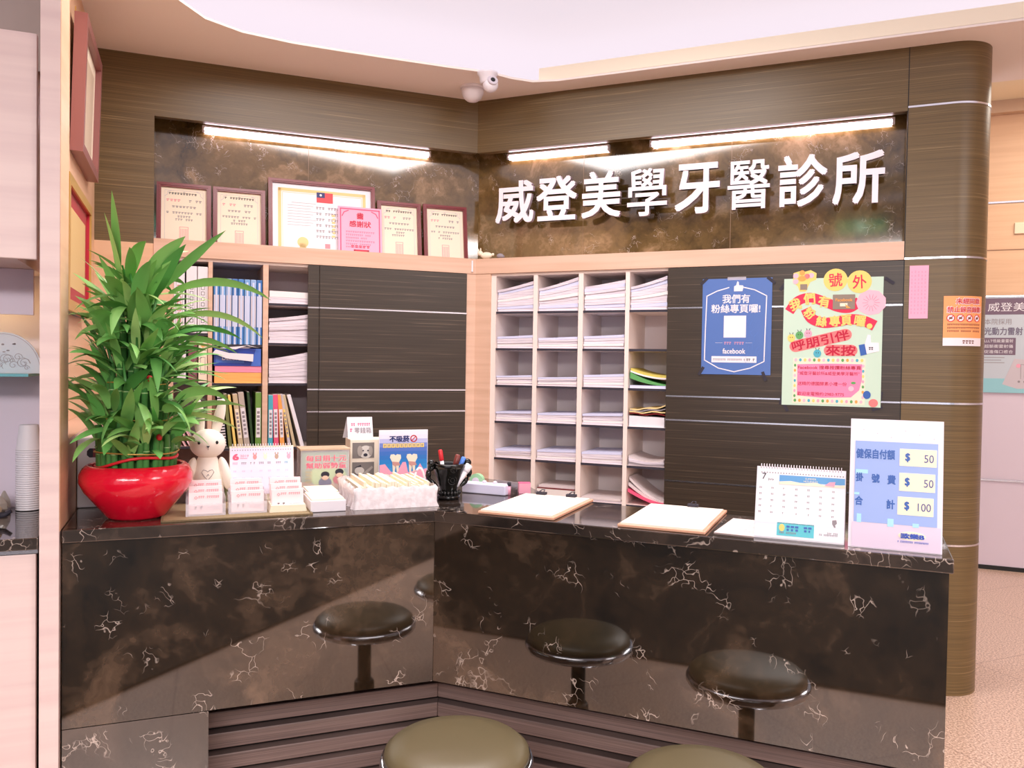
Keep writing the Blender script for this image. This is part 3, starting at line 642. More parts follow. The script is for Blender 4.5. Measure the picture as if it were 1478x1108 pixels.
for k in range(14): a = k * math.pi / 7; mb.line([(X(1272 + 22 * math.cos(a)), Z(318 + 22 * math.sin(a))), (X(1272 + 58 * math.cos(a)), Z(318 + 58 * math.sin(a)))], .0012, Y - .001, 6)
wave(((822, 352), (862, 420), (945, 452), (1040, 445), (1130, 430), (1220, 440), (1300, 475)), .046, 2, Y - .0006)
for ch, a, b, g in (('粉', 850, 385, -38), ('絲', 935, 442, -8), ('專', 1026, 442, 3), ('頁', 1106, 436, 3), ('囉', 1200, 442, -8)): glyph(ch, a, b, 72, 1, Y - .0014, .03, R_(g))
mb.disc(X(1265), Z(478), .012, .012, Y - .0014, 1, 16)
def pill(x0, x1, y, hh, m, rot, yy):
    cx, cz = (X(x0) + X(x1)) / 2, Z(y); L = (X(x1) - X(x0)) / 2; r = hh / 2; pts = []
    for k in range(9): a = -math.pi / 2 + k * math.pi / 8; pts.append((L - r + r * math.cos(a), r * math.sin(a)))
    for k in range(9): a = math.pi / 2 + k * math.pi / 8; pts.append((-L + r + r * math.cos(a), r * math.sin(a)))
    c, s = math.cos(rot), math.sin(rot); mb.prism([(cx + c * a - s * b, cz + s * a + c * b) for a, b in pts], yy - .0006, yy, m)
pill(705, 1152, 577, .052, 4, R_(14), Y - .0004); mb.text('呼朋引伴', X(725), X(1132), Z(612), Z(542), Y - .001, 13, .02, rot=R_(13))
pill(955, 1188, 645, .050, 4, 0, Y - .0004); mb.text('來按', X(970), X(1172), Z(682), Z(610), Y - .001, 13, .02)
for a, b, m in ((722, 560, 1), (780, 540, 14), (842, 530, 16), (910, 668, 11)):
    mb.disc(X(a), Z(b), .0165, .018, Y - .001, m, 16)
    for dx in (-8, 8): mb.disc(X(a + dx), Z(b - 5), .002, .0025, Y - .0016, 12, 8); mb.line([(X(a + dx), Z(b - 26)), (X(a + dx * 1.6), Z(b - 38))], .002, Y - .001, 12)
mb.prism([(X(a), Z(b)) for a, b in ((1195, 608), (1235, 600), (1252, 672), (1210, 682))], Y - .0012, Y, 10)
mb.prism([(X(a), Z(b)) for a, b in ((1236, 600), (1254, 535), (1275, 540), (1278, 590), (1330, 592), (1334, 650), (1250, 668))], Y - .0012, Y, 9); mb.dashes(X(1262), X(1310), Z(640), .012, Y - .0012, 12, 3, 4)
mb.rect(X(740), X(1243), Z(1020), Z(700), Y, 5)
egg = (3, 11, 1, 16, 14, 8)
for k in range(15):
    for b in (714, 1000): mb.disc(X(758 + k * 33), Z(b), .006, .0075, Y - .0008, egg[(k + b) % 6], 10)
for k in range(7):
    for a in (754, 1230): mb.disc(X(a), Z(752 + k * 36), .005, .007, Y - .0008, egg[(k + a) % 6], 10)
mb.prism([(X(a), Z(b)) for a, b in ((770, 745), (1000, 738), (1222, 740), (1222, 850), (1205, 920), (1150, 970), (950, 978), (772, 965))], Y - .0012, Y, 15)
mb.text('Facebook 搜尋按讚粉絲專頁', X(775), X(1215), Z(779), Z(752), Y - .0014, 13, .005); mb.text('"威登牙醫診所&威登美學牙醫所"', X(778), X(1205), Z(820), Z(794), Y - .0014, 13, .0)
mb.text('送精的德國酵素小禮一份', X(775), X(1120), Z(893), Z(866), Y - .0014, 13, .0); mb.text('歡迎來電預約:2983-9775', X(775), X(1102), Z(965), Z(938), Y - .0014, 13, .0)
mb.disc(X(1150), Z(910), .012, .012, Y - .0016, 3, 10); mb.disc(X(1165), Z(870), .01, .006, Y - .0016, 14, 10)
mb.disc(X(1258), Z(950), .016, .018, Y - .001, 10, 16); mb.disc(X(1303), Z(1005), .019, .018, Y - .001, 4, 16)
mb.build('sheet', GM, parent=q)
for a, b, g in ((655, 190, 55), (1392, 170, -35), (660, 1000, 80), (1350, 960, 80), (690, 1050, -60), (1330, 1040, 20)): tape(q, X(a), Z(b), R_(g), -.0001)
# ------------------------------------------------------------------ notices on the column
mb = MB(); mb.box(-.037, .037, -.001, 0, 0, .228, 0)
for k in range(5):
    for j in range(12): mb.rect(-.03 + k * .013, -.025 + k * .013, .02 + j * .016, .028 + j * .016 if (j + k) % 4 else .031 + j * .016, -.001, 1)
o = mb.build('pink_notice', [mat('pink_note', (246, 176, 202), 0.6), mat('note_print', (234, 160, 188), 0.6)], loc=P('R', 2.125, 0.0015, 1.62), w='R'); tag(o, 'narrow pink notice strip taped high on the dark column', 'notice')
mb = MB(); L = .172; hh = .212
for k in range(16): mb.box(L * k / 16, L * (k + 1) / 16, -.001, 0, 0, .034, 1); mb.box(L * k / 16, L * (k + 1) / 16, -.001, 0, .034, hh, 0)
Y = -.001
mb.text('未經同意', .045, .155, hh - .036, hh - .008, Y, 1, .04, .0008); mb.text('未經同意', .047, .153, hh - .034, hh - .010, Y - .0008, 2, .015)
mb.text('禁止錄音錄影', .012, .165, hh - .072, hh - .044, Y, 1, .04, .0008); mb.text('禁止錄音錄影', .014, .163, hh - .070, hh - .046, Y - .0008, 2, .015)
for k in range(4):
    cx = .028 + k * .038; mb.disc(cx, hh - .094, .016, .016, Y, 1, 20); mb.line([(cx + .0145 * math.cos(a * math.pi / 10), hh - .094 + .0145 * math.sin(a * math.pi / 10)) for a in range(20)], .003, Y - .0006, 2, closed=True)
    mb.line([(cx - .01, hh - .104), (cx + .01, hh - .084)], .003, Y - .0006, 2); mb.rect(cx - .006, cx + .006, hh - .098, hh - .09, Y - .0006, 3)
for k in range(3): mb.dashes(.015, .16, hh - .125 - k * .014, .007, Y, 3, 22, 90 + k)
mb.dashes(.075, .13, .010, .014, Y, 3, 4, 95)
x_flat = 0.018; R0 = 0.1565
nv = []
for x, y, z in mb.v:
    if x <= x_flat: nv.append((x - x_flat, y, z))
    else: a = (x - x_flat) / R0; nv.append(((R0 - y) * math.sin(a), R0 - (R0 - y) * math.cos(a), z))
mb.v = nv
o = mb.build('orange_notice', [mat('notice_orange', (250, 166, 104), 0.45), m_white, m_red, mat('brown_print', (120, 70, 60), 0.6)], loc=P('R', 2.24, 0.0015, 1.503), w='R'); tag(o, 'orange and white no recording notice wrapped round the dark column', 'notice')
# ------------------------------------------------------------------ corridor poster and switch
mb = MB(); mb.box(0, 0.95, -.004, 0, 0, .665, 0); mb.box(0, .95, -.005, -.004, 0, .10, 7); Y = -.004
mb.rect(0, .95, .548, .662, Y, 1); mb.text('威登美學牙醫診所', .03, .64, .570, .632, Y - .0006, 2, .0)
mb.text('本院採用', .012, .175, .478, .52, Y, 3, 0); mb.text('光動力雷射', .012, .245, .405, .458, Y, 4, .02); mb.rect(.26, .36, .41, .49, Y, 3)
mb.rect(.005, .205, .265, .385, Y, 1)
for k, t in enumerate(('LLLT低能量雷射', '超脈衝雷射儀', '促進傷口癒合')): mb.text(t, .014, .19, .352 - k * .038, .376 - k * .038, Y - .0006, 2, 0)
for k in range(3): mb.rect(.005, .14 - .02 * (k % 2), .245 - k * .018, .249 - k * .018, Y, 3)
mb.prism([(.13, .06), (.20, .24), (.42, .22), (.46, .04), (.22, .03)], Y - .0012, Y, 6); mb.line([(.24, .10), (.24, .2), (.40, .19)], .003, Y - .0012, 3); mb.disc(.225, .19, .014, .014, Y - .0012, 5, 14); mb.rect(.26, .36, .11, .17, Y - .0012, 1)
for k in range(4): mb.disc(.23 + k * .035, .08, .008, .008, Y - .0012, 3, 12)
o = mb.build('corridor_poster', [mat('poster_pale', (196, 204, 214), 0.4), mat('poster_mauve', (116, 92, 112), 0.4), m_white, m_grey, mat('slate', (116, 108, 130), 0.5), m_pink, m_lgrey, mat('aqua', (150, 206, 216), 0.4)], loc=P('R', 2.672, -2.704, 1.252), w='R'); tag(o, 'wide clinic poster with mauve header on the corridor wall', 'poster')
mb = MB(); mb.box(0, .11, -.012, 0, 0, .078); o = mb.build('wall_switch', mat('switch_cream', (240, 220, 190), 0.4), loc=P('R', 2.85, -2.7095, 2.36), w='R', bevel=.004); tag(o, 'cream switch plate high on the peach corridor wall', 'switch')
# ------------------------------------------------------------------ paper stacks in the pigeonholes
m_st = paper_edges('paper_stack', (236, 226, 234), (190, 176, 190)); m_sheet = mat('bluish_sheet', (214, 216, 244), 0.7); m_sheetg = mat('greyish_sheet', (222, 208, 208), 0.7)
def stack(w, s0, s1, z, hl, hr, label, name='paper_stack', group=None, layers=6, top=None, mids=None, depth=0.27, sag=0.0, seed=0, edge=None, fan=0.0):
    rnd = random.Random(seed); W_ = s1 - s0; mb = MB(); mats = [edge or m_st, top or m_sheet] + (mids or [])
    sg = -1 if w == 'L' else 1
    for k in range(layers):
        a0, a1 = k / layers, (k + 1) / layers
        j = [rnd.uniform(-.004, .004) for _ in range(3)]; pts_b, pts_t = [], []
        for i in range(9):
            t = i / 8; H = hl + (hr - hl) * (t ** 1.25) - sag * math.sin(math.pi * t)
            x = -W_ / 2 + .004 + j[0] * .5 + t * (W_ - .010)
            lo = H * a0; hi = H * a1 - 0.0008
            pts_b.append((x, lo)); pts_t.append((x, hi))
        m = 1 if k == layers - 1 else (0 if not mids else (2 + k % len(mids) if k % 3 == 1 else 0))
        yf = .006 + j[1] + fan * (layers - 1 - k) / layers
        mb.prism(pts_b + pts_t[::-1], yf, depth + j[2], m)
    o = mb.build(name, mats, loc=P(w, sg * (s0 + s1) / 2, -0.02, z), w=w)
    tag(o, label, 'papers', group); return o
ROWN = ('top', 'second', 'third', 'fourth', 'fifth', 'bottom'); COLN = ('leftmost', 'second', 'third', 'rightmost')
GP = 'stacks of patient records in the pigeonholes'
for c, (hl, hr) in enumerate(((.115, .158), (.118, .172), (.122, .152), (.115, .165))):
    stack('R', *CELL[c][:1], min(CELL[c][1], 1.032), SHZ[0], hl, hr, 'tall fanned stack of white records filling the %s pigeonhole of the top row' % COLN[c], 'record_stack', GP, 9, m_st, seed=c, mids=[m_paper, m_sheet])
m_rl = mat('red_edge', (206, 90, 120), .7); m_bl = mat('blue_edge', (140, 150, 220), .7)
for r, hs in ((1, (.07, .062, .072)), (2, (.055, .05, .07)), (3, (.055, .055, .062)), (4, (.05, .058, .062))):
    for c in range(3):
        mids = [[m_paper], [m_rl, m_paper], [m_bl, m_paper]][(r + c) % 3]
        look = ['flat stack of white records', 'red lined stack of white records', 'blue lined stack of white records'][(r + c) % 3]
        stack('R', *CELL[c], SHZ[r], hs[c] * .88, hs[c], '%s in the %s row, %s pigeonhole' % (look, ROWN[r], COLN[c]), 'record_stack', GP, 5, m_sheet, mids, seed=10 * r + c)
e4 = (0.843, 1.03)
q = empty('folder_pile', 'R', .937, -.02, SHZ[2], 'pile of green and yellow folders in the rightmost pigeonhole', 'folders')
for k, (m, z0, h) in enumerate(((m_sheet, 0, .014), (m_green, .014, .03), (m_paper, .045, .008), (mat('olive_yellow', (214, 196, 96), .6), .053, .012))):
    pts = [(-.09 + .18 * i / 8, z0 + (.035 * (1 - i / 8) ** 2 if k else 0)) for i in range(9)]
    mb = MB(); mb.prism(pts + [(x, z + h * (1 if k != 1 else 1 - (x + .09) * 4.5)) for x, z in pts[::-1]], .004 + .004 * k, .25, 0); mb.build('folder', m, parent=q)
stack('R', *e4, SHZ[3], .055, .05, 'white box file lying under magazines in the rightmost pigeonhole', 'box_file', None, 1, m_white, seed=3)
q = empty('magazine_pile', 'R', .937, -.02, SHZ[3] + .057, 'wavy pile of colourful magazines on the white box file', 'magazines')
for k, m in enumerate((m_maroon, m_gold_p, m_grey, m_gold_p)):
    pts = [(-.09 + .18 * i / 8, .007 * k + .004 + .012 * (i / 8) ** 2 * k * .6 + .004 * math.sin(i * 1.3 + k)) for i in range(9)]
    mb = MB(); mb.prism(pts + [(x, z + .006) for x, z in pts[::-1]], .003 * k, .24, 0); mb.build('magazine', m, parent=q)
stack('R', *e4, SHZ[4], .05, .035, 'loose sagging papers with teal edges in the rightmost pigeonhole', 'paper_pile', None, 5, m_sheetg, [mat('teal_edge', (150, 186, 196), .7), m_grey], sag=.018, seed=8)
stack('R', *CELL[0], SHZ[5], .035, .03, 'low pile of beige paper in the bottom leftmost pigeonhole', 'paper_pile', None, 2, m_sheetg, seed=5)
q = empty('document_tray', 'R', .4635, -.02, SHZ[5], 'shallow tray with red rimmed papers in a bottom pigeonhole', 'tray')
mb = MB(); mb.box(-.104, .104, .004, .26, 0, .045); mb.build('tray_box', mat('tray_white', (232, 222, 218), .5), parent=q)
mb = MB(); mb.box(-.102, .102, .006, .24, .046, .050); mb.build('red_file', m_maroon, parent=q)
mb = MB(); mb.box(-.100, .100, .02, .24, .051, .062); mb.build('paper', m_sheetg, parent=q)
stack('R', *CELL[2], SHZ[5], .022, .022, 'thin pile of paper in the bottom row, third pigeonhole', 'paper_pile', None, 2, m_sheetg, seed=6)
q = empty('pink_folder', 'R', .937, -.02, SHZ[5], 'bright pink folder bulging with papers in the bottom pigeonhole', 'folder')
for k, (m, z0) in enumerate(((m_hotpink, .03), (m_sheetg, .055), (m_sheetg, .08))):
    pts = [(-.09 + .18 * i / 8, .004 + (z0 + .03) * (1 - i / 8) ** 1.6 + .004 * k) for i in range(9)]
    mb = MB(); mb.prism(pts + [(x, z + .014) for x, z in pts[::-1]], .002 + .012 * k, .22, 0); mb.build('cover' if k == 0 else 'paper', m, parent=q)
# ------------------------------------------------------------------ left shelves
LC = (0.822, 1.061)
stack('L', *LC, 1.678, .062, .058, 'single low stack of white paper on the top shelf', 'paper_stack', None, 2, m_paper, seed=31)
stack('L', *LC, 1.484, .12, .152, 'fanned stack of white forms on the second shelf beside the sliding door', 'form_stack', None, 8, m_st, seed=32)
stack('L', *LC, 1.287, .12, .165, 'fanned stack of white forms on the third shelf beside the sliding door', 'form_stack', None, 8, m_st, seed=33)
m_fb = [mat('file_blue_%d' % k, c, .25) for k, c in enumerate(((70, 130, 196), (120, 168, 220), (150, 180, 224), (60, 116, 184)))]
m_clear = mat('file_clear', (206, 214, 240), .2)
for k in range(8):
    q = empty('magazine_file', 'L', -1.316 + .0282 * k + .0145, -.02, 1.4725, 'translucent blue file with pale spine label, %s of the eight from the left' % ('first', 'second', 'third', 'fourth', 'fifth', 'sixth', 'seventh', 'last')[k], 'file', 'blue files on the shelf')
    mb = MB(); mb.box(-.0132, .0132, 0, .25, 0, .315); mb.build('case', m_fb[k % 4], parent=q, bevel=.003)
    mb = MB(); mb.box(-.0115, .0115, -.001, 0, .085, .235); mb.build('spine_label', m_clear if k % 2 else m_lgrey, parent=q)
    mb = MB(); mb.box(-.0045, .0045, -.002, -.001, .0, .30); mb.build('spine_rib', m_clear, parent=q)
def book(x, z, w, h, dep, m, lean, label, name='book', lab=None, band=None, spiral=False, cat='book', group='books on the lower shelves', d=-.02):
    q = empty(name, 'L', x, d, z, label, cat, group); q.rotation_euler = (0, R_(lean), ANG['L'])
    mb = MB(); mb.box(-w / 2, w / 2, 0, dep, 0, h); mb.build('cover', m, parent=q, bevel=.0015)
    mb = MB(); mb.box(-w / 2 + .002, w / 2 - .002, .003, dep - .002, h, h + .001); mb.build('pages', m_paper, parent=q)
    if lab is not None:
        mb = MB(); mb.box(-w * .36, w * .36, -.0012, 0, h * .18, h * .72, 0)
        for k in range(6): mb.rect(-w * .22, w * .22, h * (.24 + k * .075), h * (.285 + k * .075), -.0012, 1)
        mb.build('spine_label', [lab, m_grey], parent=q)
    if band is not None:
        mb = MB(); mb.box(-w / 2 - .0004, w / 2 + .0004, -.0008, dep * .9, h * .10, h * .32); mb.build('band', band, parent=q)
    if spiral:
        mb = MB()
        for k in range(18): mb.box(-w / 2 - .001, w / 2 + .001, -.004, 0, .01 + k * h / 18.5, .017 + k * h / 18.5)
        mb.build('spiral_binding', m_white, parent=q)
    return q
ZB = .9725
m_sp = mat('notebook_black', (40, 34, 34), .5); m_olive = mat('olive', (120, 124, 70), .5); m_dg = mat('dark_green', (40, 70, 36), .4); m_bg = mat('bright_green', (108, 150, 66), .4); m_tan = mat('book_tan', (206, 186, 150), .5)
book(-1.295, ZB, .024, .27, .2, mat('brown_cover', (120, 84, 62), .5), -5, 'brown covered book leaning at the left end of the shelf')
book(-1.262, ZB, .022, .255, .2, m_sp, -5, 'black spiral notebook with white binding among the leaning books', 'notebook', spiral=True, cat='notebook')
book(-1.232, ZB, .016, .262, .2, m_olive, -6, 'thin olive green book next to the spiral notebook')
book(-1.210, ZB, .012, .258, .2, m_yellow, -7, 'thin yellow book in the leaning row')
book(-1.183, ZB, .022, .262, .21, m_tan, -7, 'tan book with a cream spine label', lab=m_cream)
book(-1.155, ZB, .026, .270, .21, mat('grey_beige', (190, 176, 164), .5), -7, 'grey beige book with a white spine label', lab=m_white)
book(-1.130, ZB, .012, .272, .21, m_dg, -5, 'dark green thin book before the green binder')
book(-1.105, ZB, .028, .268, .21, m_bg, 0, 'bright green binder with a white spine label', 'binder', lab=m_white, cat='binder')
book(-1.047, ZB, .022, .255, .2, m_teal, 0, 'teal book with white label beside the pale divider', lab=m_white, group='books right of the divider')
book(-1.019, ZB, .024, .258, .2, m_hotpink, -1.5, 'pink book with white label between teal and orange books', lab=m_white, group='books right of the divider')
book(-.990, ZB, .022, .258, .2, m_orange, -3, 'orange book with white label', lab=m_white, group='books right of the divider')
book(-.955, ZB, .014, .262, .2, m_lgrey, -9, 'thin pale book leaning against the orange book', lab=m_yellow, group='books right of the divider')
book(-.931, ZB, .014, .262, .2, m_tan, -12, 'thin tan book leaning steeply near the shelf end', group='books right of the divider')
book(-.893, ZB, .018, .265, .2, m_white, -15, 'white book leaning most steeply, next to the sliding door', group='books right of the divider')
# tissue box and reams
q = empty('paper_ream', 'L', -1.2, -.02, 1.2855, 'ream of orange paper at the bottom of the shelf pile', 'paper', 'reams of coloured paper'); mb = MB(); mb.box(-.108, .108, .005, .28, 0, .052); mb.build('sheets', paper_edges('orange_ream', (252, 186, 108), (240, 168, 90)), parent=q)
q = empty('paper_ream', 'L', -1.2, -.02, 1.3380, 'ream of pink paper lying on the orange ream', 'paper', 'reams of coloured paper'); mb = MB(); mb.box(-.106, .108, .003, .28, 0, .030); mb.build('sheets', paper_edges('pink_ream', (250, 156, 182), (240, 136, 166)), parent=q)
q = empty('tissue_box', 'L', -1.203, -.02, 1.3685, 'deep blue tissue box with crumpled white tissue on coloured reams', 'box')
m_tb = mat('tissue_blue', (34, 62, 160), .35)
mb = MB(); mb.box(-.108, .108, .0, .12, 0, .085, 0); mb.rect(-.10, .03, .015, .05, 0, 1); mb.text('DELUX', -.07, .01, .028, .046, -.0006, 2, .02); mb.prism([(.06, .0), (.108, .0), (.108, .085), (.085, .085)], -.0008, 0, 1); mb.build('box', [m_tb, mat('tissue_mid', (70, 110, 200), .35), m_white], parent=q)
mb = MB()
for pts in (((-.115, .06), (-.05, .035), (.07, .022), (.072, .058), (-.04, .062), (-.10, .078)), ((-.09, .085), (-.01, .080), (.04, .098), (.10, .088), (.05, .1), (.0, .094))):
    mb.prism(list(pts), -.02, -.014); 
mb.prism([(-.06, .086), (.05, .086), (.085, .098), (.03, .1), (-.03, .094)], .0, .05); mb.build('tissue', m_white, parent=q)
# binders and files hidden partly by the plant
for k, x in enumerate((-1.466, -1.412, -1.362)):
    q = empty('ring_binder', 'L', x, -.02, 1.5225, ('white ring binder with framed spine text at far left, behind the bamboo', 'white ring binder with framed spine text in the middle behind bamboo', 'white ring binder with framed spine text next to the blue files')[k], 'binder', 'white binders behind the bamboo')
    mb = MB(); mb.box(-.0235, .0235, 0, .26, 0, .315); mb.build('cover', m_white, parent=q, bevel=.002)
    mb = MB(); mb.line([(-.014, .03), (.014, .03), (.014, .24), (-.014, .24)], .0015, 0, 0, closed=True)
    for j in range(7): mb.line([(-.007, .05 + j * .026), (.007, .05 + j * .026), (.007, .066 + j * .026), (-.007, .066 + j * .026)], .002, 0, 1 if k else 2, closed=True)
    mb.build('spine_label', [m_grey, m_ink, m_red], parent=q)
for k, (x, m) in enumerate(((-1.455, m_white), (-1.405, mat('file_maroon', (130, 76, 84), .5)), (-1.36, m_cream))):
    q = empty('box_folder', 'L', x, -.02, 1.2875, ('white folder standing at the far left of the middle shelf', 'dusky maroon folder between two pale folders', 'cream folder with a yellow star near the blue tissue box')[k], 'folder', 'folders on the middle shelf')
    mb = MB(); mb.box(-.02, .02, 0, .24, 0, .215); mb.build('cover', m, parent=q, bevel=.002)
    mb = MB(); mb.line([(-.01, .04), (.01, .04), (.01, .12), (-.01, .12)], .002, 0, 1, closed=True)
    if k == 2: mb.prism([(.012 * (1 if i % 2 else .45) * math.cos(i * math.pi / 5 + .3), .175 + .012 * (1 if i % 2 else .45) * math.sin(i * math.pi / 5 + .3)) for i in range(10)], -.001, 0, 0)
    mb.build('print', [m_orange, m_grey], parent=q)
for k in range(5):
    q = empty('striped_folder', 'L', -1.475 + k * .021, -.02, .9855, 'thin red and white folder, %s from the left in the slanting row behind the rabbit' % ('first', 'second', 'third', 'fourth', 'fifth')[k], 'folder', 'slanting red striped folders'); q.rotation_euler = (0, R_(-28), ANG['L'])
    mb = MB(); mb.box(-.004, .004, 0, .2, 0, .21); mb.build('cover', m_white, parent=q); mb = MB(); mb.box(-.0052, -.0042, -.001, .2, .002, .208); mb.box(.001, .003, -.001, 0, .0, .21); mb.build('stripe', mat('folder_red', (214, 76, 66), .5) if k == 0 else bpy.data.materials['folder_red'], parent=q)
# ------------------------------------------------------------------ lucky bamboo
m_leaf = [mat('leaf_%d' % k, c, .38) for k, c in enumerate(((104, 168, 84), (134, 188, 102), (84, 148, 72), (172, 206, 124)))]
m_stalk = mat('bamboo_stalk', (84, 146, 76), .35); m_node = mat('bamboo_node', (150, 186, 120), .5)
pl = empty('lucky_bamboo', 'L', -1.563, 1.628, HC + .0305, 'tall lucky bamboo with long green leaves growing in the red bowl', 'plant')
# (the bowl stands on the worktop; the plant stands in the bowl)
bw = empty('flower_bowl', 'L', -1.563, 1.628, HC + .0005, 'glossy red round bowl at the left end of the counter', 'bowl')
mb = MB(); mb.lathe([(.001, 0), (.074, 0), (.080, .006), (.105, .038), (.135, .075), (.148, .102), (.147, .122), (.138, .140), (.128, .149), (.122, .150), (.118, .146), (.125, .125), (.128, .10), (.10, .045), (.06, .028), (.001, .028)], n=48, caps=False)
m_bowl = mat('red_glaze', (224, 12, 46), .16, coat=.4)
c = coords(m_bowl, (1, 1, 1)); nn_ = N(m_bowl, 'ShaderNodeTexNoise', Scale=160.0, Detail=2.0); link(m_bowl, c, nn_.inputs['Vector'])
bp = N(m_bowl, 'ShaderNodeBump', Strength=0.25, Distance=0.002); link(m_bowl, nn_.outputs[0], bp.inputs['Height']); link(m_bowl, bp.outputs[0], bsdf(m_bowl).inputs['Normal'])
mb.build('bowl', m_bowl, parent=bw)
mb = MB(); mb.tube([(.105 * math.cos(a), .105 * math.sin(a) - .004, .158 + .016 * math.sin(a * 1 + 2.2) + .006 * math.sin(3 * a)) for a in [2 * math.pi * k / 30 for k in range(30)]], .0042, 8, closed=True); mb.build('red_cord', m_red, parent=bw)
rnd = random.Random(11)
st = MB(); nodes = MB(); lf = MB(); tips = []
for rad, n, z1, zj in ((.098, 30, .20, .03), (.072, 20, .36, .05), (.045, 13, .50, .06), (.02, 6, .58, .05)):
    for k in range(n):
        a = 2 * math.pi * k / n + rnd.uniform(-.05, .05); x, y = rad * math.cos(a), rad * math.sin(a)
        top = z1 + rnd.uniform(-zj, zj); st.tube([(x * .55, y * .55, 0.012), (x * .97, y * .97, .10), (x, y, top)], .0088, 8)
        for j in range(int(top / .055)): 
            zz = .05 + j * .055 + rnd.uniform(-.01, .01); nodes.lathe([(.0093, -.0015), (.0098, 0), (.0093, .0015)], x, y, zz, n=8, caps=False)
        tips.append((x, y, top, a, rad))
def leaf(base, az, el, L, wd, droop, m, roll=0.0):
    n = 9; p = Vector(base); e = el; side0 = Vector((-math.sin(az), math.cos(az), 0)); rows = []
    for i in range(n + 1):
        t = i / n; d = Vector((math.cos(az) * math.cos(e), math.sin(az) * math.cos(e), math.sin(e)))
        up_ = side0.cross(d) * -1; s_ = side0 * math.cos(roll) + up_ * math.sin(roll)
        w_ = wd * (math.sin(math.pi * min(1, t * .93 + .07)) ** .8) * (1 - .35 * t) if t < 1 else 0.0
        if i == 0: w_ = wd * .25
        up2_ = s_.cross(d); rows.append((p - s_ * w_ + up2_ * w_ * .28, p.copy(), p + s_ * w_ + up2_ * w_ * .28)); p = p + d * L / n; e -= droop / n
    for r in rows:
        for v in r:
            if v.x < -.15 and (v.y < .02 or v.z < .25): return False
            if v.x < -.245 or v.z < .17 and v.length_squared < .03: return False
            if v.y > .10 and v.x < -.06 and v.z < .19: return False
    o = len(lf.v)
    for r in rows: lf.v += [tuple(v) for v in r]
    for i in range(n):
        for j in range(2):
            lf.f.append([o + 3 * i + j, o + 3 * i + j + 1, o + 3 * i + 4 + j, o + 3 * i + 3 + j]); lf.m.append(m); lf.sm.append(True)
for x, y, top, a, rad in tips:
    for k in range(3 if rad > .09 else 5):
        for attempt in range(4):
            az = a + rnd.uniform(-1.0, 1.0) if rad > .03 else rnd.uniform(0, 6.28)
            zz = top + rnd.uniform(-.05, .06); el = R_(rnd.uniform(5, 75)); L = rnd.uniform(.12, .21)
            if leaf((x, y, zz), az, el, L, rnd.uniform(.013, .022), rnd.uniform(.3, 1.6), rnd.choice((0, 0, 1, 1, 1, 2, 3)), rnd.uniform(-.6, .6)) is not False: break
    if rad < .08:
        st.tube([(x, y, top), (x + .02 * math.cos(a), y + .02 * math.sin(a), top + .07)], [.005, .003], 6)
# the longest leaves, as they stand out in the outline
PI = math.pi
for b, az, el, L, wd, dr, m in (((-.045, -.02, .64), PI, 88, .235, .018, .12, 0), ((-.03, -.04, .60), 2.8, 80, .22, .017, .2, 1), ((.05, -.03, .60), 0.0, 52, .26, .020, .25, 0), ((.04, -.03, .58), 5.4, 60, .2, .02, .5, 2),
        ((.08, -.02, .60), 0.05, 30, .30, .017, 1.25, 1), ((.10, -.03, .53), -.1, 20, .26, .013, 1.3, 3), ((.09, -.04, .48), -.2, 28, .20, .014, 1.2, 2), ((.10, -.05, .47), -.3, 10, .18, .013, .9, 1),
        ((-.07, -.04, .60), 3.0, 18, .18, .013, .6, 0), ((-.06, -.05, .57), 3.3, -5, .14, .018, -.2, 3), ((-.09, -.05, .22), 3.3, 12, .16, .017, .9, 1), ((-.08, -.05, .25), 3.4, 20, .18, .016, 1.6, 2), ((.11, -.05, .26), -.2, 5, .17, .012, .8, 3),
        ((.10, -.06, .30), -.4, 40, .18, .02, 1.7, 1), ((.02, -.10, .28), -1.4, 20, .16, .024, 1.9, 1), ((-.03, -.10, .26), -1.9, 25, .17, .022, 2.0, 0), ((.07, -.09, .27), -1.0, 30, .17, .02, 2.1, 1), ((.0, -.08, .55), -1.2, 70, .17, .021, .9, 0), ((.02, -.06, .62), -.6, 58, .18, .024, .5, 1),
        ((-.05, -.08, .45), -1.9, 65, .2, .02, 1.6, 0), ((.05, -.09, .45), -1.2, 60, .2, .018, 1.9, 0), ((.0, -.1, .40), -1.5, 50, .19, .019, 1.8, 1)):
    leaf(b, az, R_(el), L, wd * 1.15, dr, m, -.75 if math.cos(az) > 0 else .75)
st.build('stalks', m_stalk, parent=pl); nodes.build('stalk_nodes', m_node, parent=pl); lf.build('foliage', m_leaf, parent=pl)
for z, r in ((.155, .1085), (.245, .09), (.345, .078)):
    mb = MB(); mb.tube([(r * math.cos(a), r * math.sin(a), z + .003 * math.sin(2 * a)) for a in [2 * PI * k / 32 for k in range(32)]], .0022, 6, closed=True); mb.build('gold_wire', m_gold, parent=pl)
for x, y, z in ((.06, -.10, .20), (.03, -.105, .26), (.035, -.10, .36)):
    mb = MB(); mb.ell((x, y, z), (.008, .006, .009), n=12, k=8); mb.build('red_bead', m_red, parent=pl)
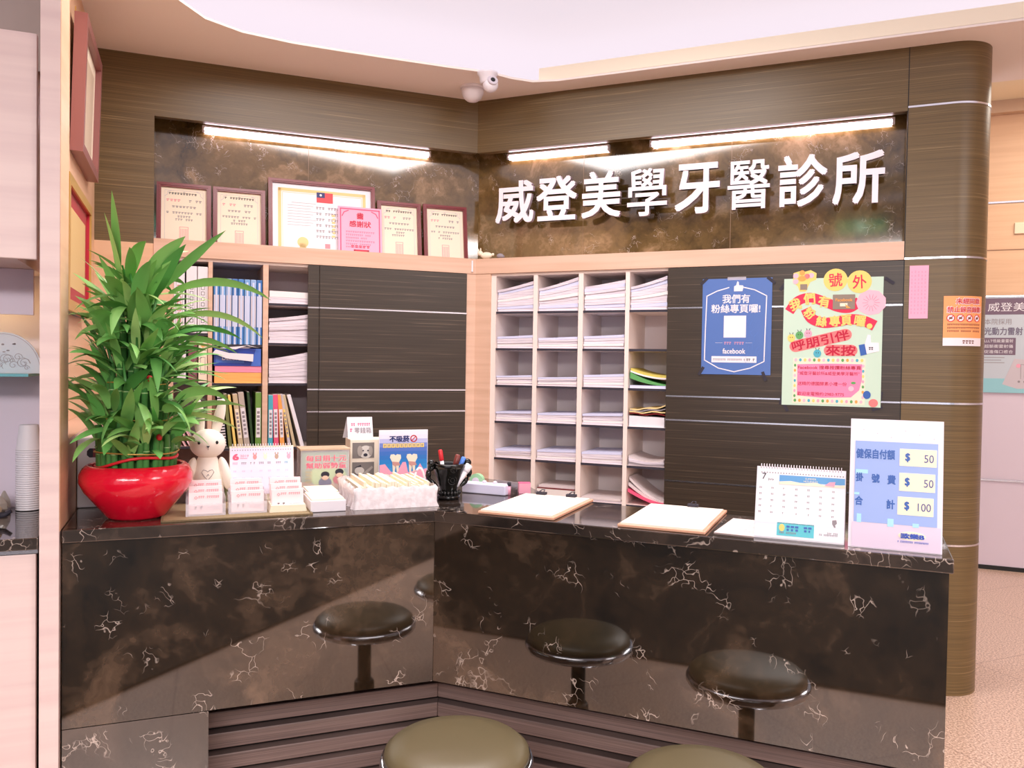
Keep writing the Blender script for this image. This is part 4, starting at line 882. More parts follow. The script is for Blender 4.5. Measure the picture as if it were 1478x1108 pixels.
# ------------------------------------------------------------------ things on the left part of the counter
q = empty('storage_box', 'L', -1.655, 1.445, HC + .0005, 'white box behind the red bowl with a dark striped slot', 'box')
mb = MB(); mb.box(-.078, .075, 0, .24, 0, .207); mb.build('box', m_white, parent=q, bevel=.004)
mb = MB(); mb.prism([(-.052, .168), (-.045, .176), (.02, .176), (.02, .149), (-.045, .149), (-.052, .156)], -.001, 0, 0)
for k, m in enumerate((1, 2, 3, 1)): mb.rect(-.036 + k * .013, -.027 + k * .013, .150, .175, -.001, m)
mb.build('slot', [m_ink, m_maroon, m_navy, mat('violet', (120, 70, 130), .5)], parent=q)
m_mat = mat('woven_mat', (150, 128, 92), .7); c = coords(m_mat, (1, 1, 1)); wv = N(m_mat, 'ShaderNodeTexChecker', Scale=190.0); link(m_mat, c, wv.inputs['Vector']); wv.inputs['Color1'].default_value = lin((176, 152, 112)); wv.inputs['Color2'].default_value = lin((112, 94, 66)); link(m_mat, wv.outputs[0], bsdf(m_mat).inputs['Base Color'])
q = empty('woven_mat', 'L', -1.295, 1.61, HC + .0003, 'golden woven mat under the card holders', 'mat')
mb = MB(); mb.box(-.20, .20, -.14, .14, 0, .003); mb.build('weave', m_mat, parent=q)
mb = MB()
for a in ((-.2, .2, -.143, -.137), (-.2, .2, .137, .143), (-.203, -.197, -.14, .14), (.197, .203, -.14, .14)): mb.box(*a, .0003, .0042)
mb.build('hem', mat('mat_hem', (120, 100, 70), .8), parent=q)
ZM = HC + .0036
CARD = [mat('card_pink', (248, 222, 222), .6), mat('card_print', (226, 150, 158), .6), m_ink, m_lgrey]
def card_holder(x, d, label, clear=True):
    q = empty('card_holder', 'L', x, d, ZM, label, 'card holder', 'name card holders on the mat')
    mb = MB()
    if clear:
        mb.box(-.053, .053, 0, .10, 0, .003); mb.box(-.053, .053, -.002, 0, 0, .034); mb.box(-.053, -.051, 0, .10, .003, .05); mb.box(.051, .053, 0, .10, .003, .05)
        for k in range(2): mb.box(-.051, .051, .040 + .035 * k, .042 + .035 * k, .003, .050 + .014 * k)
    else:
        mb.prism([(-.053, 0), (.053, 0), (.049, .02), (-.049, .02)], -.004, .10)
    mb.build('holder', m_glass if clear else m_cream, parent=q)
    for k in range(3):
        mb = MB(); y0 = .012 + .035 * k; z0 = .004 + .013 * k; zt = z0 + .058
        b = [(-.045, y0 - .004, z0), (.045, y0 - .004, z0), (.045, y0 + .008, z0), (-.045, y0 + .008, z0)]; t = [(-.045, y0 + .008, zt), (.045, y0 + .008, zt), (.045, y0 + .020, zt), (-.045, y0 + .020, zt)]
        mb.hexa(b, t, 0)
        # print on the sloping face
        pm = MB(); pm.dashes(-.020, .036, .044, .006, 0, 1, 10, 5); pm.line([(-.030, .045), (-.026, .049), (-.022, .045), (-.026, .041)], .0012, 0, 1, closed=True)
        if k == 0: pm.dashes(-.030, -.008, .014, .007, 0, 2, 3, 2); pm.dashes(.004, .038, .016, .003, 0, 3, 10, 4); pm.dashes(.004, .038, .011, .003, 0, 3, 10, 6)
        o = len(mb.v); mb.v += [(vx, y0 - .004 + vz * .012 / .058 + vy - .0006, z0 + vz) for vx, vy, vz in pm.v]; mb.f += [[o + i for i in f] for f in pm.f]; mb.m += pm.m; mb.sm += pm.sm
        mb.build('card_pack', CARD, parent=q)
card_holder(-1.382, 1.697, 'clear card holder with pink cards at the left, next to the red bowl')
card_holder(-1.268, 1.690, 'clear card holder with pink cards in the middle of three')
card_holder(-1.156, 1.697, 'cream based card holder with pink cards, right of the clear ones', False)
for k, (x, d, z, w, dep, h, lb) in enumerate(((-1.043, 1.715, 0, .104, .16, .033, 'low white box of cards at the counter edge beside the lace basket'), (-1.03, 1.545, 0, .10, .14, .03, 'cream topped box of cards behind the low white card box'))):
    q = empty('card_box', 'L', x, d, HC + .0005, lb, 'box', 'boxes of cards')
    mb = MB(); mb.box(-w / 2, w / 2, 0, dep, 0, h); mb.build('box', m_white, parent=q, bevel=.002)
    mb = MB(); mb.box(-w / 2 + .004, w / 2 - .004, .004, dep - .004, h, h + .004); mb.build('cards', m_cream, parent=q)
# rabbit figurine
q = empty('rabbit_figurine', 'L', -1.372, 1.44, ZM if False else HC + .0005, 'cream rabbit figurine with upright ears behind the card holders', 'figurine')
m_rab = mat('rabbit_cream', (246, 234, 220), .45)
def lerp_body():
    mb = MB(); mb.lathe([(.001, 0), (.045, 0), (.050, .008), (.050, .05), (.045, .09), (.035, .125), (.024, .15), (.012, .158)], n=32, caps=False, sy=.85)
    mb.ell((0, -.004, .183), (.053, .047, .046), n=32, k=18)
    for sx, lean in ((-1, -4), (1, 12)):
        mb.ell((sx * .022 + math.sin(R_(lean)) * .05, .004, .262), (.0165, .009, .062), n=20, k=14, rot=Matrix.Rotation(R_(lean), 3, 'Y'))
        mb.ell((sx * .052, -.008, .088), (.017, .018, .055), n=20, k=12, rot=Matrix.Rotation(R_(-sx * 14), 3, 'Y'))
        mb.ell((sx * .025, -.035, .012), (.02, .025, .014), n=18, k=10)
    return mb
body = lerp_body().build('body', m_rab, parent=q)
mb = MB(); mb.ell((-.026, -.0455, .19), (.0042, .003, .0055), n=12, k=8); mb.build('eye', m_black, parent=q)
mb = MB(); mb.ell((.026, -.0455, .19), (.0042, .003, .0055), n=12, k=8); mb.build('eye', m_black, parent=q)
mb = MB(); mb.prism([(-.005, .180), (.005, .180), (0, .174)], -.0535, -.0495); mb.tube([(0, -.0525, .175), (0, -.0522, .168)], .0008, 6); mb.build('nose', m_ink, parent=q)
hz = [(.0, .074), (-.010, .085), (-.018, .098), (-.013, .106), (-.005, .104), (0, .099), (.005, .104), (.013, .106), (.018, .098), (.010, .085)]
mb = MB(); mb.tube([(x, -math.sqrt(max(0, 1 - (x / .046) ** 2)) * .039 * (1 if z < .09 else .99) - .0012, z) for x, z in hz], .0009, 6, closed=True); mb.line([(-.003, .086), (.001, .092), (.003, .088)], .0018, -.0395); mb.build('heart_print', m_grey, parent=q)
# desk calendars
def spiral(parent, w, n, z, y, name='spiral_binding'):
    mb = MB()
    for k in range(n):
        x = -w / 2 + .006 + k * (w - .012) / (n - 1); mb.tube([(x, y + .006 * math.cos(a), z + .006 * math.sin(a)) for a in [2 * PI * j / 8 for j in range(8)]], .0009, 5, closed=True)
    mb.build(name, m_white, parent=parent)
def tent(parent, w, h, t, m, name='stand'):
    mb = MB(); mb.hexa([(-w / 2, .004, 0), (w / 2, .004, 0), (w / 2, .006, 0), (-w / 2, .006, 0)], [(-w / 2, t * .5, h), (w / 2, t * .5, h), (w / 2, t * .5 + .001, h), (-w / 2, t * .5 + .001, h)])
    mb.hexa([(-w / 2, t, 0), (w / 2, t, 0), (w / 2, t + .002, 0), (-w / 2, t + .002, 0)], [(-w / 2, t * .5 + .001, h), (w / 2, t * .5 + .001, h), (w / 2, t * .5 + .002, h), (-w / 2, t * .5 + .002, h)])
    mb.box(-w / 2, w / 2, .004, t + .002, 0, .0015); return mb.build(name, m, parent=parent)
def shear(mb, k, y0): mb.v = [(x, y + y0 + z * k, z) for x, y, z in mb.v]; return mb
q = empty('desk_calendar', 'L', -1.208, 1.455, HC + .0005, 'pastel desk calendar of June behind the card holders', 'calendar')
tent(q, .197, .170, .075, m_cream)
mb = MB(); mb.box(-.097, .097, -.001, 0, .02, .165, 0); Y = -.001; w = .197
mb.text('6', -.088, -.072, .128, .146, Y, 1, .04); mb.text('2019', -.067, -.041, .136, .144, Y, 2, .01); mb.rect(-.067, -.045, .131, .1335, Y, 2)
for k, (x, m) in enumerate(((-.022, 4), (.010, 5), (.045, 6), (.083, 2))): mb.disc(x, .136, .006, .008, Y, m, 14); mb.disc(x - .004, .146, .002, .004, Y, m, 8); mb.disc(x + .004, .146, .002, .004, Y, m, 8)
for k in range(7): mb.dashes(-.09 + k * .0265, -.074 + k * .0265, .114, .006, Y, 2 if k == 0 else (7 if k == 6 else 3), 3, k)
for r in range(3):
    for k in range(7): mb.dashes(-.088 + k * .0265, -.078 + k * .0265, .09 - r * .022, .005, Y, 8, 2, r * 7 + k)
for k in range(24): mb.disc(-.09 + k * .0078, .158, .0016, .0016, Y, 3, 8)
shear(mb, .0335 / .170, .0025).build('page', [mat('calendar_page', (238, 226, 246), .6), mat('calendar_pink', (240, 96, 130), .6), mat('calendar_rose', (240, 170, 190), .6), m_grey, mat('soft_red', (240, 150, 150), .6), m_cream, mat('soft_brown', (190, 160, 140), .6), m_teal, mat('faint_print', (214, 200, 222), .6)], parent=q)
spiral(q, .19, 24, .171, .038)
q = empty('desk_calendar', 'R', 1.774, 1.738, HC + .0005, 'white desk calendar of July beside the price sign', 'calendar')
tent(q, .220, .182, .10, m_white)
X, Z = layout(380, 318, 840, 690, .218, .174)
mb = MB(); mb.box(-.109, .109, -.0012, 0, .040, .176, 0); mb.box(-.109, .109, -.0006, 0, .004, .040, 0); Y = -.0012
mb.text('7', X(408), X(430), Z(370), Z(336), Y, 1, 0); mb.text('July', X(440), X(472), Z(376), Z(362), Y, 1, 0)
mb.rect(X(500), X(838), Z(378), Z(342), Y, 2); mb.prism([(X(a), Z(b)) for a, b in ((500, 378), (560, 372), (620, 380), (690, 372), (740, 385), (838, 376), (838, 392), (500, 392))], Y - .0012, Y - .0006, 3)
mb.text('SUMMER', X(635), X(692), Z(360), Z(350), Y - .0006, 3, 0); mb.text('HOLIDAYS', X(628), X(700), Z(374), Z(364), Y - .0006, 3, 0); mb.prism([(X(a), Z(b)) for a, b in ((735, 385), (760, 365), (790, 362), (785, 388))], Y - .0018, Y - .0012, 4)
for r in range(5):
    for k in range(7): mb.dashes(X(395 + k * 63), X(410 + k * 63), Z(420 + r * 33), .004, Y, 5, 2, r * 7 + k)
mb.prism([(X(a), Z(b)) for a, b in ((780, 565), (800, 562), (804, 580), (795, 590), (798, 602), (790, 602), (780, 585))], Y - .0006, Y, 6)
mb.rect(X(498), X(690), Z(668), Z(598), -.0006, 7); mb.disc(X(524), Z(625), .007, .009, -.0012, 8, 16); mb.dashes(X(545), X(680), Z(640), .013, -.0012, 9, 6, 3); mb.dashes(X(510), X(600), Z(655), .004, -.0012, 5, 10, 7); mb.dashes(X(755), X(810), Z(640), .004, -.0006, 5, 7, 5); mb.dashes(X(715), X(810), Z(650), .004, -.0006, 5, 12, 6)
for k in range(30): mb.disc(X(405 + k * 14.6), Z(332), .0016, .0016, Y, 5, 8)
shear(mb, .046 / .182, .0025).build('page', [m_white, m_ink, mat('sea_blue', (96, 160, 214), .5), m_cream, m_pink, m_grey, m_grey, mat('aqua_box', (90, 196, 208), .5), m_yellow, m_blue], parent=q)
spiral(q, .21, 30, .183, .051)
# price sign
q = empty('price_sign', 'R', 1.998, 1.742, HC + .0005, 'tall white acrylic price sign with dollar amounts at the counter end', 'sign')
mb = MB(); mb.hexa([(-.105, .0, .0), (.105, .0, .0), (.105, .005, 0), (-.105, .005, 0)], [(-.105, .045, .318), (.105, .045, .318), (.105, .05, .318), (-.105, .05, .318)]); mb.build('panel', mat('sign_white', (236, 226, 236), .25), parent=q)
mb = MB(); mb.hexa([(-.085, .0852, 0), (.085, .0852, 0), (.085, .09, 0), (-.085, .09, 0)], [(-.085, .036, .22), (.085, .036, .22), (.085, .041, .22), (-.085, .041, .22)]); mb.box(-.105, .105, 0.0, .09, 0, .002); mb.build('foot', m_glass, parent=q)
X, Z = layout(875, 65, 1325, 735, .21, .318)
mb = MB(); Y = -.0004
mb.rect(X(900), X(1300), Z(602), Z(180), Y, 0); mb.rect(X(892), X(1318), Z(730), Z(604), Y, 6)
mb.text('健保自付額', X(906), X(1094), Z(270), Z(222), Y - .0006, 1, .03)
for ch, a, b, y0, y1 in (('掛', 907, 942, 348, 392), ('號', 985, 1022, 350, 394), ('費', 1062, 1100, 352, 398), ('合', 905, 942, 470, 515), ('計', 1060, 1098, 478, 524)): mb.text(ch, X(a), X(b), Z(y1), Z(y0), Y - .0006, 1, .03)
for (a, b, c_, d_), num, n0, n1 in (((1118, 1294, 212, 300), '50', 1235, 1280), ((1118, 1288, 336, 428), '50', 1235, 1280), ((1112, 1282, 458, 550), '100', 1208, 1270)):
    mb.rect(X(a), X(b), Z(d_), Z(c_), Y - .0006, 2); mb.text('$', X(1146), X(1167), Z((c_ + d_) / 2 + 22), Z((c_ + d_) / 2 - 22), Y - .0012, 1, .03); mb.text(num, X(n0), X(n1), Z((c_ + d_) / 2 + 22), Z((c_ + d_) / 2 - 18), Y - .0012, 3, 0)
for k, (a, b, ww, hh) in enumerate(((905, 330, 60, 20), (900, 450, 25, 12), (915, 560, 22, 45), (1065, 575, 30, 40), (1185, 590, 30, 20), (1298, 340, 14, 50))): mb.rect(X(a), X(min(a + ww, 1299)), Z(b + hh), Z(b), Y - .0006, 4)
mb.prism([(X(1183) + .0305 * math.cos(t * PI / 14), Z(655) + .0105 * math.sin(t * PI / 14)) for t in range(28)], Y - .0012, Y - .0006, 2); mb.text('歐樂B', X(1132), X(1240), Z(668), Z(642), Y - .0018, 5, .05); mb.dashes(X(1115), X(1262), Z(690), .004, Y - .0006, 5, 22, 2)
for k in range(6): mb.disc(X(940 + k * 68), Z(120 + (k % 3) * 18), .0014, .0014, Y, 7, 8)
shear(mb, .045 / .318, 0).build('print', [mat('sign_blue_field', (152, 176, 232), .4), mat('sign_blue', (26, 88, 176), .4), mat('sign_cream', (252, 238, 206), .4), mat('sign_navy', (58, 66, 140), .4), mat('sign_cyan', (170, 224, 244), .4), mat('logo_blue', (22, 70, 180), .4), mat('sign_lilac', (226, 206, 226), .3), m_lgrey], parent=q)
# clipboards
def clipboard(x, label, clips):
    q = empty('clipboard', 'R', x, 1.768, HC + .0005, label, 'clipboard', 'clipboards on the counter')
    mb = MB(); mb.box(-.12, .12, 0, .372, 0, .008); mb.build('board', mat('clip_wood', (226, 170, 140), .5) if 'clip_wood' not in bpy.data.materials else bpy.data.materials['clip_wood'], parent=q, bevel=.002)
    mb = MB(); mb.box(-.112, .112, .004, .355, .008, .0125, 0)
    for k in range(14): 
        if k in (4, 9): continue
        L = (.085, .06, .08)[k % 3]; mb.box(-L, L * (.6 if k % 2 else .9), .30 - k * .02, .302 - k * .02, .0125, .0129, 1)
    mb.build('form', [mat('form_paper', (244, 232, 216), .7), m_lgrey], parent=q)
    for cx in clips:
        mb = MB(); mb.box(cx - .016, cx + .016, .344, .364, .0126, .021); mb.tube([(cx - .008, .352, .021), (cx - .005, .372, .026), (cx + .005, .372, .026), (cx + .008, .352, .021)], .0016, 6); mb.build('binder_clip', m_ink, parent=q)
clipboard(.997, 'wooden clipboard with a form held by two clips, nearer the corner', (-.055, .05))
clipboard(1.424, 'wooden clipboard with a form beside the July calendar', (.02,))
q = empty('printed_card', 'R', 1.605, 1.73, HC + .0005, 'pale printed leaflet lying between the clipboard and July calendar', 'leaflet'); q.rotation_euler.z += R_(-4)
mb = MB(); mb.box(-.045, .06, 0, .235, 0, .002, 0)
for k in range(7): mb.box(-.03, .04 - (k % 3) * .012, .05 + k * .022, .054 + k * .022, .002, .0024, 1)
mb.build('sheet', [mat('leaflet', (248, 226, 222), .6), m_lgrey], parent=q)
# donation box with children
X, Z = layout(1140, 310, 1478, 610, .150, .125)
q = empty('donation_box', 'L', -.992, 1.325, HC + .0005, 'green donation box picturing two children beside the card boxes', 'box')
mb = MB(); mb.box(-.082, .082, 0, .10, 0, .004); mb.box(-.082, .082, -.0015, 0, 0, .142); mb.box(-.082, -.080, 0, .10, .004, .142); mb.box(.080, .082, 0, .10, .004, .142); mb.box(-.082, .082, .098, .10, .004, .142); mb.build('box', m_glass, parent=q)
mb = MB(); mb.box(-.084, .084, -.004, .104, .142, .147); mb.build('lid', mat('lid_tan', (206, 176, 146), .4), parent=q)
mb = MB(); mb.box(-.078, .078, 0.0005, .002, .008, .135, 0); Y = .0005
Z0 = .008
mb.disc(.01, Z0 + .045, .062, .04, Y, 1, 24); mb.prism([(-.078, Z0), (.078, Z0), (.078, Z0 + .018), (.02, Z0 + .022), (-.03, Z0 + .016), (-.078, Z0 + .028)], Y - .0008, Y, 9)
for k, (t, z0) in enumerate((('每日捐十元', .103), ('幫助弱勢童', .078))):
    mb.text(t, -.066, .073, z0, z0 + .022, Y - .0006, 5, .045); mb.text(t, -.064, .071, z0 + .001, z0 + .021, Y - .0012, 2, .02)
for k in range(4): mb.rect(-.066, -.044, Z0 + .024 + k * .011, Z0 + .030 + k * .011, Y - .0004, 4)
for cx, m, zz in ((.0, 7, .028), (.048, 8, .036)):
    mb.disc(cx, Z0 + zz - .004, .022, .016, Y - .001, m, 18); mb.disc(cx, Z0 + zz + .016, .013, .013, Y - .0016, 3, 18); mb.disc(cx, Z0 + zz + .022, .0145, .011, Y - .0022, 6, 18); mb.disc(cx, Z0 + zz + .013, .010, .006, Y - .0024, 3, 14)
mb.build('printed_sheet', [mat('donation_green', (120, 176, 120), .5), mat('donation_lime', (206, 228, 160), .5), mat('donation_pink', (240, 104, 130), .5), mat('child_skin', (246, 206, 180), .6), mat('donation_amber', (196, 170, 80), .5), m_cream, m_ink, m_navy, m_red, mat('sand', (214, 180, 150), .6)], parent=q)
# coin box with grey photographs
q = empty('coin_box', 'L', -.795, 1.10, HC + .0005, 'white coin box with two grey animal photographs and a folded card on top', 'box')
mb = MB(); mb.box(-.07, .07, 0, .10, 0, .155); mb.build('box', mat('coin_cream', (246, 232, 212), .5), parent=q, bevel=.002)
mb = MB(); Y = -.0004; mb.rect(-.062, .02, .085, .143, Y, 0); mb.disc(-.012, .108, .026, .024, Y - .0006, 1, 18); mb.disc(-.034, .112, .010, .02, Y - .0012, 3, 14); mb.disc(.006, .112, .008, .018, Y - .0012, 3, 14); mb.disc(-.013, .097, .008, .006, Y - .0018, 2, 12)
for sx in (-.022, -.004): mb.disc(sx, .113, .003, .003, Y - .0018, 2, 10)
mb.rect(-.062, .02, .012, .070, Y, 0); mb.disc(-.035, .038, .018, .014, Y - .0006, 1, 16); mb.prism([(-.02, .03), (.012, .055), (.016, .048), (-.012, .022)], Y - .0012, Y - .0006, 3); mb.prism([(-.055, .05), (-.03, .06), (-.028, .052)], Y - .0012, Y - .0006, 2)
mb.build('photographs', [mat('photo_grey', (128, 120, 116), .5), mat('photo_light', (216, 208, 200), .5), m_ink, mat('photo_mid', (170, 160, 152), .5)], parent=q)
mb = MB(); mb.hexa([(-.075, .02, .156), (.02, .02, .156), (.02, .022, .156), (-.075, .022, .156)], [(-.075, .045, .236), (.02, .045, .236), (.02, .047, .236), (-.075, .047, .236)]); mb.hexa([(-.085, .075, .156), (.01, .075, .156), (.01, .077, .156), (-.085, .077, .156)], [(-.075, .047, .236), (.02, .047, .236), (.02, .048, .236), (-.075, .048, .236)])
pm = MB(); pm.text('零錢箱', -.050, .014, .018, .040, 0, 1, .01); pm.dashes(-.062, .012, .046, .010, 0, 2, 9, 4); pm.dashes(-.068, -.056, .024, .012, 0, 2, 1, 5)
o = len(mb.v); mb.v += [(x, y + .0195 + z * .025 / .08, z + .158) for x, y, z in pm.v]; mb.f += [[o + i for i in f] for f in pm.f]; mb.m += pm.m; mb.sm += pm.sm
mb.build('folded_card', [m_white, m_grey, m_hotpink], parent=q)
# no smoking poster stand
X, Z = layout(535, 135, 835, 445, .184, .190)
q = empty('smoking_poster', 'L', -.672, 1.14, HC + .0005, 'small blue poster stand with two teeth and a no smoking sign', 'sign')
mb = MB(); mb.box(-.094, .094, 0, .003, 0, .192, 0); mb.hexa([(-.06, .05, 0), (.06, .05, 0), (.06, .053, 0), (-.06, .053, 0)], [(-.06, .003, .12), (.06, .003, .12), (.06, .006, .12), (-.06, .006, .12)]); mb.build('stand', m_white, parent=q)
mb = MB(); Y = 0
for k in range(12):
    mb.rect(-.092, .092, .002 + (.188 * k / 12), .002 + .188 * (k + 1) / 12, Y, 10 + k)
mb.text('不吸菸', X(597), X(720), Z(205), Z(168), Y - .0006, 1, .035)
mb.line([(X(748) + .0115 * math.cos(t * PI / 12), Z(186) + .0115 * math.sin(t * PI / 12)) for t in range(24)], .0035, Y - .0006, 2, closed=True); mb.line([(X(736), Z(198)), (X(760), Z(174))], .003, Y - .0006, 2)
for k in range(10): mb.rect(X(557 + k * 26), X(580 + k * 26), Z(240), Z(215), Y - .0006, 3); mb.dashes(X(560 + k * 26), X(577 + k * 26), Z(234), .008, Y - .0012, 6, 1, k)
mb.prism([(X(a), Z(b)) for a, b in ((537, 440), (537, 345), (570, 340), (605, 385), (640, 402), (680, 330), (700, 330), (715, 395), (770, 380), (790, 340), (812, 378), (833, 372), (833, 440))], Y - .0012, Y - .0006, 4)
for cx in (635, 738):
    mb.prism([(X(cx + a), Z(b)) for a, b in ((-35, 300), (-30, 282), (-10, 280), (0, 288), (10, 280), (32, 284), (35, 305), (22, 330), (20, 385), (10, 395), (2, 350), (-6, 395), (-16, 390), (-20, 330))], Y - .0018, Y - .0012, 5)
    mb.prism([(X(cx + a), Z(b)) for a, b in ((-20, 325), (22, 330), (30, 350), (5, 350), (0, 360), (-6, 352), (-18, 345))], Y - .0024, Y - .0018, 7)
mb.rect(-.092, .092, .0, .004, Y - .0026, 8)
grad = [(236, 150, 190), (150, 140, 200), (70, 150, 210), (48, 140, 208), (44, 132, 204), (52, 120, 196), (66, 116, 196), (88, 120, 200), (120, 140, 212), (196, 196, 234), (240, 232, 246), (244, 238, 250)]
mb.build('print', [m_white, m_navy, m_red, m_yellow, m_pink, m_cream, m_grey, mat('gum_brown', (206, 150, 140), .5), mat('purple', (96, 60, 160), .5), m_white] + [mat('poster_tone_%d' % k, c, .4) for k, c in enumerate(grad)], parent=q)
# lace basket with slips
q = empty('lace_basket', 'L', -.838, 1.712, HC + .0005, 'small white lace basket full of cream slips at the counter bend', 'basket')
m_lace = mat('lace', (246, 234, 234), .85); c = coords(m_lace, (1, 1, 1)); ns = N(m_lace, 'ShaderNodeTexNoise', Scale=60.0, Detail=3.0); link(m_lace, c, ns.inputs['Vector']); rp = ramp(m_lace, ns.outputs[0], [(.4, (240, 228, 230)), (.6, (252, 244, 246))]); link(m_lace, rp.outputs[0], bsdf(m_lace).inputs['Base Color'])
bp = N(m_lace, 'ShaderNodeBump', Strength=.5, Distance=.004); link(m_lace, ns.outputs[0], bp.inputs['Height']); link(m_lace, bp.outputs[0], bsdf(m_lace).inputs['Normal'])
mb = MB(); per = []
for k in range(96):
    t = k / 96 * 4; e = int(t); f = t - e; W2, D2 = .122, .27
    p = ((-W2 + 2 * W2 * f, 0), (W2, D2 * f), (W2 - 2 * W2 * f, D2), (-W2, D2 * (1 - f)))[e]; per.append(p)
for j in range(5):
    for k, (x, y) in enumerate(per):
        zz = (0, .018, .04, .058, .066)[j]; fl = (.010, .004, .004, .008, .002)[j]; wv_ = 1 + .0
        cx, cy = 0, .135; dx, dy = (x - cx) / .122, (y - cy) / .135; g = fl + .004 * math.sin(k * 1.3 + j) * (1 if j in (0, 3) else .4)
        mb.v.append((x + dx * g, max(y + dy * g, -.004 if j else -.004), zz + (.003 * math.sin(k * 1.9) if j == 4 else 0)))
for j in range(4):
    for k in range(96): a = j * 96 + k; b = j * 96 + (k + 1) % 96; mb.f.append([a, b, b + 96, a + 96]); mb.m.append(0); mb.sm.append(True)
mb.build('lace_cover', m_lace, parent=q)
mb = MB(); mb.box(-.115, .115, .01, .26, 0.001, .03); mb.build('basket_base', m_cream, parent=q)
rnd = random.Random(4); sl = MB()
for k in range(26): x = -.112 + k * .0086; z1 = .07 + rnd.uniform(-.008, .010); sl.box(x, x + .0080, .016 + rnd.uniform(0, .012), .235 + rnd.uniform(-.01, .01), .031, z1)
o = sl.build('paper_slips', m_cream, parent=q); o['kind'] = 'stuff'
mb = MB(); mb.tube([(.118, .10 + .02 * math.cos(a), .055 + .045 * math.sin(a)) if False else (.105 + .018 * math.cos(a), .12, .055 + .05 * math.sin(a)) for a in [PI * k / 12 for k in range(13)]], .0035, 8); mb.build('handle', m_white, parent=q)
# carved pen pot
q = empty('pen_pot', 'L', -.632, 1.585, HC + .0005, 'glossy black carved pen pot with scroll handles in the counter bend', 'pen holder')
m_pot = mat('black_gloss', (12, 12, 10), .12)
mb = MB(); mb.lathe([(.001, 0), (.034, 0), (.038, .006), (.036, .012), (.028, .018), (.028, .03), (.034, .05), (.042, .075), (.050, .1), (.054, .112), (.050, .118), (.046, .114), (.040, .09), (.026, .04), (.001, .036)], n=36, caps=False); mb.build('vessel', m_pot, parent=q)
for sx in (-1, 1):
    mb = MB(); mb.tube([(sx * (.040 + .030 * math.sin(t * PI)), 0, .04 + .08 * t) for t in [k / 10 for k in range(11)]], [.006 + .004 * math.sin(k) ** 2 for k in range(11)], 8); mb.ell((sx * .062, -.006, .118), (.013, .012, .013)); mb.ell((sx * .070, -.004, .085), (.009, .009, .014)); mb.build('scroll_handle', m_pot, parent=q)
mb = MB()
for zc, r in ((.065, .014), (.100, .009)):
    for rr_ in (r, r * .5): mb.tube([(rr_ * math.cos(a), -.038 - (zc - .065) * .3 - .002, zc + rr_ * math.sin(a)) for a in [2 * PI * k / 16 for k in range(16)]], .0018, 6, closed=True)
for k in range(9): a = PI * (1.1 + .1 * k); mb.ell((.035 * math.cos(a), .035 * math.sin(a), .022), (.006, .006, .008), n=8, k=6)
mb.build('carving', m_pot, parent=q)
def pen(x, y, lean_x, lean_y, L, r, m, cap, label, cat='pen', tip=None):
    q2 = empty('marker_pen' if cat == 'pen' else 'brush', 'L', -.632 + x, 1.585 - y, HC + .043, label, cat, 'pens in the black pot'); q2.rotation_euler = (R_(lean_y), R_(lean_x), ANG['L'])
    mb = MB(); mb.lathe([(r * .8, 0), (r, .004), (r, L * .7)], n=14); mb.build('barrel', m, parent=q2)
    mb = MB(); mb.lathe([(r * 1.1, L * .7), (r * 1.15, L * .72), (r * 1.1, L * .97), (r * .7, L)], n=14); mb.build('cap', cap, parent=q2)
pen(-.010, .006, -9, 0, .120, .0065, m_white, m_red, 'red capped marker standing upright at the left of the black pot')
pen(.006, .004, 14, 2, .105, .008, mat('brown_pen', (120, 52, 44), .4), bpy.data.materials['brown_pen'], 'brown pen leaning right in the black pot')
pen(.016, .0, 20, 3, .10, .007, m_blue, mat('pen_blue', (90, 140, 230), .4), 'blue pen leaning beside the brown one in the black pot')
pen(.018, -.012, 34, 6, .085, .011, m_white, m_white, 'thick white rounded stick at the right of the black pot', 'brush')
# tape dispenser and small items by the cabinet
q = empty('tape_dispenser', 'R', .735, 1.43, HC + .0005, 'long white desk box with a green tape roll near the corner', 'dispenser')
mb = MB(); mb.box(-.082, .082, 0, .05, 0, .035); mb.build('case', mat('case_lilac', (228, 226, 250), .35), parent=q, bevel=.004)
mb = MB(); mb.prism([(-.055 + .026 * math.cos(2 * PI * k / 24), .034 + .026 * math.sin(2 * PI * k / 24)) for k in range(24)], .055, .075); mb.build('tape_roll', mat('tape_green', (170, 226, 176), .3, alpha=.8), parent=q)
mb = MB(); mb.prism([(-.055 + .013 * math.cos(2 * PI * k / 20), .034 + .013 * math.sin(2 * PI * k / 20)) for k in range(20)], .0505, .0552); mb.build('roll_core', m_lgrey, parent=q)
for k, x in enumerate((-.01, .03)): mb = MB(); mb.ell((x, .03, .038), (.008, .008, .006)); mb.build('knob', m_lgrey, parent=q)
q = empty('glue_stick', 'R', .818, 1.40, HC + .0005, 'white glue stick with black cap beside the long white box', 'glue stick')
mb = MB(); mb.lathe([(.006, 0), (.006, .03)], n=14); mb.build('tube', m_pink, parent=q); mb = MB(); mb.lathe([(.0065, .03), (.0065, .042), (.005, .043)], n=14); mb.build('cap', m_ink, parent=q)
q = empty('note_block', 'R', .845, 1.33, HC + .0005, 'pink block of sticky notes near the corner pigeonholes', 'notes'); q.rotation_euler.z += .5
mb = MB(); mb.box(-.02, .02, -.02, .02, 0, .034); mb.build('block', m_pink, parent=q); mb = MB(); mb.box(-.02, .02, -.02, .02, .0341, .0348); mb.build('top_sheet', m_hotpink, parent=q)
